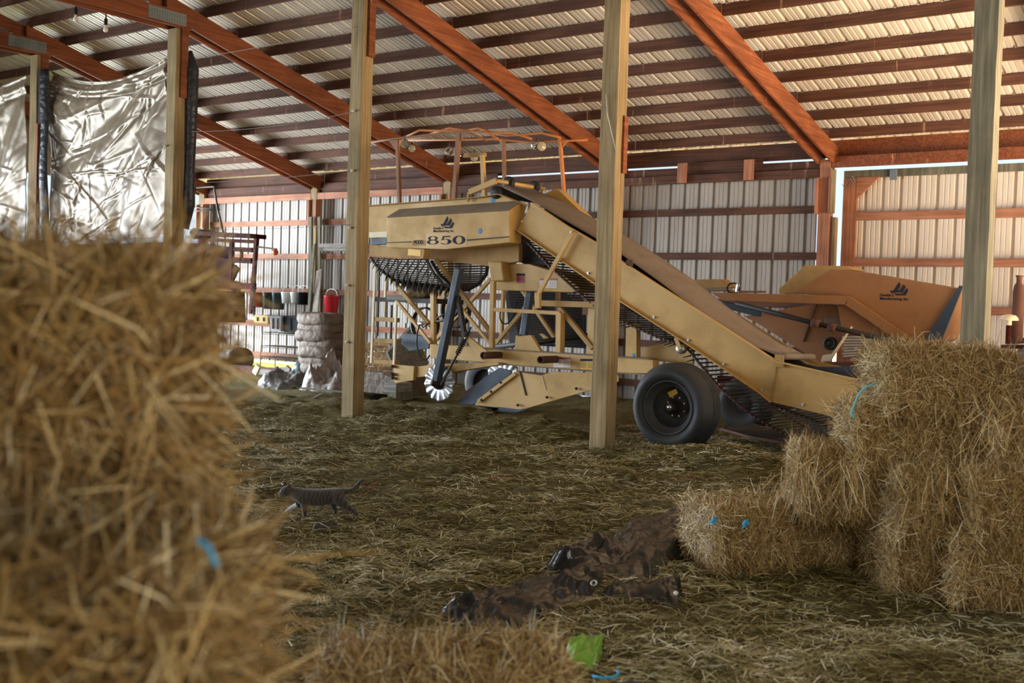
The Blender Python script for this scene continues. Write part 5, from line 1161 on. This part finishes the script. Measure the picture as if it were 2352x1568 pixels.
# planks leaning, poles
for k, (a, b, w, lab) in enumerate((((716, 800), (734, 620), .16, 'wide grey plank leaning on the wall post by the sacks'), ((700, 835), (722, 560), .07, 'narrow dark pole leaning beside the wall post'), ((692, 746), (726, 788), .05, 'short broken stick poking up beside the sacks'))):
    m = MB(); m.bar(T(*a, 15.5), T(*b, 16.1 if k < 2 else 15.6), .03, w); o = m.build('plank', M['grey_wood_z'] if k != 1 else M['post_dark'], None, bevel=.004); tag(o, lab, 'plank')
m = MB(); m.bar(T(712, 815, 16.15), T(714, 498, 16.25), .05, .09); m.bar(T(735, 815, 16.2), T(734, 498, 16.25), .05, .07); o = m.build('fence_rail', M['post_dark']); tag(o, 'pair of tall dark timbers standing against the wall post', 'timber')
# sack stack
SKM = MB()
for k in range(8):
    z0 = .02+.15*k; cx = T(748-2*k, 800, 14.6).x
    def sk(u, v, z0=z0, cx=cx, k=k):
        t = u*2*math.pi; p = (v-.5)*math.pi; x = math.copysign(abs(math.cos(t))**.6, math.cos(t)); y = math.copysign(abs(math.sin(t))**.6, math.sin(t))
        return Vector((cx+.46*x*math.cos(p)**.22+.05*math.sin(k*2.1), 14.6+.32*y*math.cos(p)**.22+.03*math.cos(k*3), z0+.085+.125*math.sin(p)+.012*math.sin(5*u*6.28+k)))
    SKM.grid(sk, 30, 10)
o = SKM.build('bulk_sack', M['sack'], None, smooth=True); tag(o, 'tall bulging brown sack with wrinkled sides beside the left middle post', 'sack')
me = floor_tarp([(690, 891), (735, 884), (775, 878), (800, 879), (850, 881)], [(684, 896), (730, 899), (780, 902), (820, 898), (862, 890)], 60, 30, .95, 45, 1.3, None, name='plastic_sheet'); o = link('plastic_sheet', me, M['plastic_sheet']); tag(o, 'pinkish crumpled plastic sheeting heaped at the foot of the left middle post', 'plastic sheet')
me = floor_tarp([(590, 872), (640, 866), (680, 870), (700, 874)], [(590, 884), (640, 890), (690, 888), (712, 886)], 40, 20, .4, 47, 1.0, None, name='plastic_sheet'); o = link('plastic_sheet', me, M['grey_sheet']); tag(o, 'grey crumpled plastic on the floor before the wire rack', 'plastic sheet')
for k, (a, b, Y, w, mt, lab) in enumerate((((520, 852), (585, 850), 15.0, .09, 'cream', 'pale board lying on the rubbish by the barrel'), ((600, 850), (700, 846), 15.4, .05, 'grey_wood', 'long grey pole lying below the wire rack'), ((530, 862), (640, 872), 14.8, .16, 'rust', 'dark brown beam lying in the rubbish heap'),
                                    ((600, 858), (655, 862), 14.7, .10, 'grey_wood', 'short grey board half buried in the rubbish heap'), ((690, 905), (800, 905), 12.6, .03, 'post_dark', 'thin dark lath lying along the plastic sheeting'), ((672, 946), (740, 912), None, .02, 'grey_wood', 'thin stick lying on the hay before the plastic sheeting'))):
    A, B = (T(*a, Y), T(*b, Y)) if Y else (G(*a, .03), G(*b, .03)); A.z = max(A.z, .08); B.z = max(B.z, .08); m = MB(); m.bar(A, B, .12 if w > .05 else .03, w); o = m.build('board', M[mt], None, bevel=.004); tag(o, lab, 'board')
for k, (px, py) in enumerate(((655, 862), (585, 858), (678, 855))):
    q = G(px, py, .08); m = MB(); m.bar(q, q+Vector((.1, 0, .16)), .05, .12); o = m.build('scrap_block', M[['grey_wood', 'cream', 'grey_wood'][k]]); tag(o, ['pale wood offcut standing in the rubbish heap', 'small pale offcut near the barrel in the rubbish heap', 'grey offcut beside the wire rack foot'][k], 'offcut')
q = G(692, 872, .0); m = MB(); m.lathe(q, (.3, .2, 1), [(0, -.05), (.2, 0), (.25, .15), (.2, .3), (.08, .36), (0, .37)], 16); o = m.build('old_sack', M['green_plastic'], None, smooth=True); tag(o, 'slumped dark green sack between the wire rack and sack pile', 'sack')
# firewood and cardboard behind the ladder
FWD = T(880, 805, 13.2)
rr2 = random.Random(4)
for r_ in range(6):
    for c_ in range(6):
        x = FWD.x-.42+.16*c_+.05*rr2.random(); z = .40+.083*r_+.015*rr2.random(); x += .08*(r_ % 2); y = 13.2+.10*rr2.random(); m = MB(); a = Vector((x, y, z)); m.bar(a+Vector((-.12-.06*rr2.random(), .05*rr2.random(), .05*rr2.random()-.02)), a+Vector((.12, .25, .05*rr2.random()-.03)), .06, .05+.03*rr2.random())
        o = m.build('firewood', M['firewood'], None, bevel=.008); tag(o, 'split pale firewood stick in the pile behind the harvester ladder', 'firewood', 'firewood behind the ladder')
m = MB(); m.prism([(FWD.x-.55, 13.1, .05), (FWD.x+.62, 13.1, .05), (FWD.x+.60, 13.1, .38), (FWD.x-.55, 13.1, .40)], (0, .55, 0)); o = m.build('cardboard_box', M['sack'], None, bevel=.01); tag(o, 'pale cardboard box under the firewood behind the ladder', 'box')
m = MB(); m.bar(T(907, 852, 12.9), T(965, 790, 13.4), .8, .05, (0, 1, 0)); o = m.build('plywood_sheet', M['grey_wood']); tag(o, 'weathered grey board leaning behind the ladder, orange edge', 'board')
me = floor_tarp([(836, 880), (850, 866), (880, 872), (900, 880)], [(836, 900), (860, 902), (884, 900), (902, 896)], 30, 16, .35, 52, 1.0, None, name='plastic_sheet'); o = link('plastic_sheet', me, M['sack']); tag(o, 'brown plastic wrap on the floor right of the left middle post', 'plastic sheet')
m = MB(); m.prism([T(935, 660, 12.45), T(972, 660, 12.45), T(980, 672, 12.45), T(975, 685, 12.45), T(930, 684, 12.45)], (0, .3, 0)); o = m.build('straw_bundle', M['hay_body'], None, bevel=.03); tag(o, 'small straw clump resting on the harvester platform', 'straw')

# ------------------------------------------------------------------ red machine on the left
RM = empty('red_machine', T(500, 800, 14.5), 'dark red steel machine with open cab frame behind the near left bale', 'farm machine')
YR = 14.4
def rbar(a, b, w, h, mat='dark_red', nm='cab_frame', Y=YR, Yb=None):
    m = MB(); m.bar(T(*a, Y), T(*b, Y if Yb is None else Yb), w, h); return m.build(nm, M[mat], RM, bevel=.004)
k_ = .0072
rbar((455, 536), (594, 543), .4, .085, nm='cab_roof'); rbar((458, 530), (465, 545), .4, .14, nm='cab_roof'); rbar((470, 550), (588, 555), .06, .07)
rbar((590, 540), (577, 720), .07, .075, 'red_paint', 'cab_post'); rbar((533, 550), (530, 660), .07, .10, nm='cab_post'); rbar((465, 545), (446, 700), .07, .16, 'red_paint', 'cab_post')
rbar((536, 572), (580, 574), .05, .09); rbar((536, 597), (578, 599), .05, .11); rbar((556, 572), (554, 600), .05, .05)
rbar((440, 655), (585, 657), .10, .12, 'red_paint', 'cab_sill'); rbar((528, 650), (545, 612), .05, .14); rbar((520, 652), (552, 660), .05, .20)
plate([(474, 562), (526, 566), (524, 660), (466, 660)], YR+.25, .05, 'cab_side_panel', M['dark_red'], RM)
plate([(476, 580), (528, 596), (526, 606), (474, 590)], YR+.1, .05, 'seat_slat', M['dark_red'], RM)
plate([(470, 560), (398, 556), (340, 560), (340, 740), (538, 740), (536, 668), (470, 668)], YR+.5, .3, 'engine_body', M['dark_red'], RM)
plate([(165, 560), (232, 562), (232, 640), (165, 640)], YR, .3, 'red_fender', M['red_paint'], RM); plate([(232, 560), (374, 556), (374, 640), (232, 640)], YR+.4, .3, 'dark_body', M['dark_red'], RM)
for x in (236, 352, 405): rbar((x, 556), (x+8, 640), .05, .06, 'red_paint', 'body_strut')
MB().tube([T(428, 545, YR), T(462, 540, YR)], .03, 8).build('pipe', M['dark_steel'], RM)
MB().tube([T(588, 566, YR), T(635, 572, YR)], .018, 8).build('lamp_arm', M['dark_steel'], RM)
q = T(632, 579, YR); m = MB(); m.lathe(q, (0, -1, 0), [(0, -.05), (.045, -.045), (.06, -.01), (.06, .015), (.045, .04), (0, .05)], 22); o = m.build('marker_lamp', M['amber'], RM, smooth=True)
m = MB()
for i in range(42):
    t = i/41; q = T(587, 568, YR-.06).lerp(T(583, 722, YR-.06), t); m.tube([q+Vector((0.022*math.cos(a), .022*math.sin(a)*(i % 2), 0)) + Vector((0, .022*math.cos(a)*0, .03*math.sin(a)*(1))) for a in [2*math.pi*s/8 for s in range(9)]], .006, 4, cap=False)
m.build('chain', M['dark_steel'], RM)
m = MB(); m.tube([T(418, 432, 14.6), T(492, 428, 14.6), T(500, 480, 14.6), T(516, 545, 14.5)], .022, 8); m.tube([T(418, 473, 14.6), T(504, 481, 14.6)], .016, 8); m.tube([T(418, 487, 14.6), T(500, 481, 14.6)], .016, 8); m.build('roll_bar', M['dark_steel'], RM, smooth=True)
MB().tube([T(432, 432, 14.5), T(446, 436, 14.5)], .06, 12).build('cab_lamp', M['dark_steel'], RM)
for px in (420,):
    q = T(px, 800, YR); m = MB(); m.lathe(Vector((q.x, YR, .55)), (0, 1, 0), [(.2, .0), (.4, -.03), (.52, .02), (.55, .1), (.55, .3), (.5, .36), (.2, .35)], 36); ty = m.build('tyre', M['rubber'], RM, smooth=True)
    m = MB(); m.lathe(Vector((q.x, YR, .55)), (0, 1, 0), [(.27, .02), (.25, .08), (.10, .12), (.09, .02), (0, .02)], 28); m.build('rim', M['dark_red'], ty, smooth=True)

# ------------------------------------------------------------------ tractor at the right edge
TR_ = empty('tractor', T(2380, 1000, 13.5), 'blue-grey tractor with rusty exhaust mostly cut off by the right edge', 'tractor')
YTt = 13.4
q = T(2334, 800, YTt); top = T(2332, 632, YTt); H_ = top.z-q.z; m = MB(); m.lathe(q, (0, 0, 1), [(.03, 0), (.055, .06), (.062, .10), (.062, H_*.78), (.05, H_*.86), (.03, H_*.90), (.03, H_*.97), (.04, H_*.98), (.04, H_)], 20); m.build('exhaust_stack', M['rust'], TR_, smooth=True)
q = T(2315, 790, YTt-.1); m = MB(); m.lathe(q, (0, 0, 1), [(.028, 0), (.028, .22), (0, .23)], 14); m.build('intake_stem', M['red_paint'], TR_, smooth=True)
m = MB(); m.lathe(q+Vector((0, 0, .21)), (0, 0, 1), [(.03, 0), (.03, .05), (.10, .055), (.095, .08), (.07, .11), (0, .125)], 20); m.build('intake_cap', M['cream'], TR_, smooth=True)
a = T(2338, 868, YTt); b = T(2352, 775, YTt); m = MB(); m.prism([T(2322, 880, YTt), T(2330, 820, YTt), T(2346, 775, YTt), T(2460, 760, YTt), T(2460, 890, YTt)], (0, .55, 0)); m.build('hood', M['cab_blue'], TR_, bevel=.03)
m = MB(); m.prism([T(2300, 802, YTt-.05), T(2318, 790, YTt-.05), T(2360, 788, YTt-.05), T(2360, 800, YTt-.05)], (0, .6, 0)); m.build('sunlit_hood_top', M['white_plastic'], TR_, bevel=.01)  # white colour stands for the sun on top of the hood
for y in (796, 866): MB().tube([T(2300, y, YTt-.1), T(2460, y, YTt-.1)], .022, 8).build('guard_rail', M['red_paint'], TR_, smooth=True)
m = MB(); m.prism([T(2326, 880, YTt+.1), T(2460, 885, YTt+.1), T(2460, 960, YTt+.1), T(2326, 940, YTt+.1)], (0, .4, 0)); m.build('engine_block', M['dark_steel'], TR_, bevel=.02)
for i in range(4): MB().tube([T(2330+8*i, 885, YTt), T(2326+9*i, 935, YTt)], .014, 7).build('engine_pipe', M['bright_steel'], TR_, smooth=True)
for px in (2420,):
    c = T(px, 960, YTt); m = MB(); m.lathe(Vector((c.x, YTt-.3, .5)), (0, 1, 0), [(.2, .0), (.38, -.03), (.47, .02), (.5, .08), (.5, .24), (.45, .3), (.2, .3)], 32); ty = m.build('tyre', M['rubber'], TR_, smooth=True)
    m = MB(); m.lathe(Vector((c.x, YTt-.3, .5)), (0, 1, 0), [(.27, .02), (.25, .08), (.10, .12), (.09, .02), (0, .02)], 28); m.build('rim', M['cream'], ty, smooth=True)
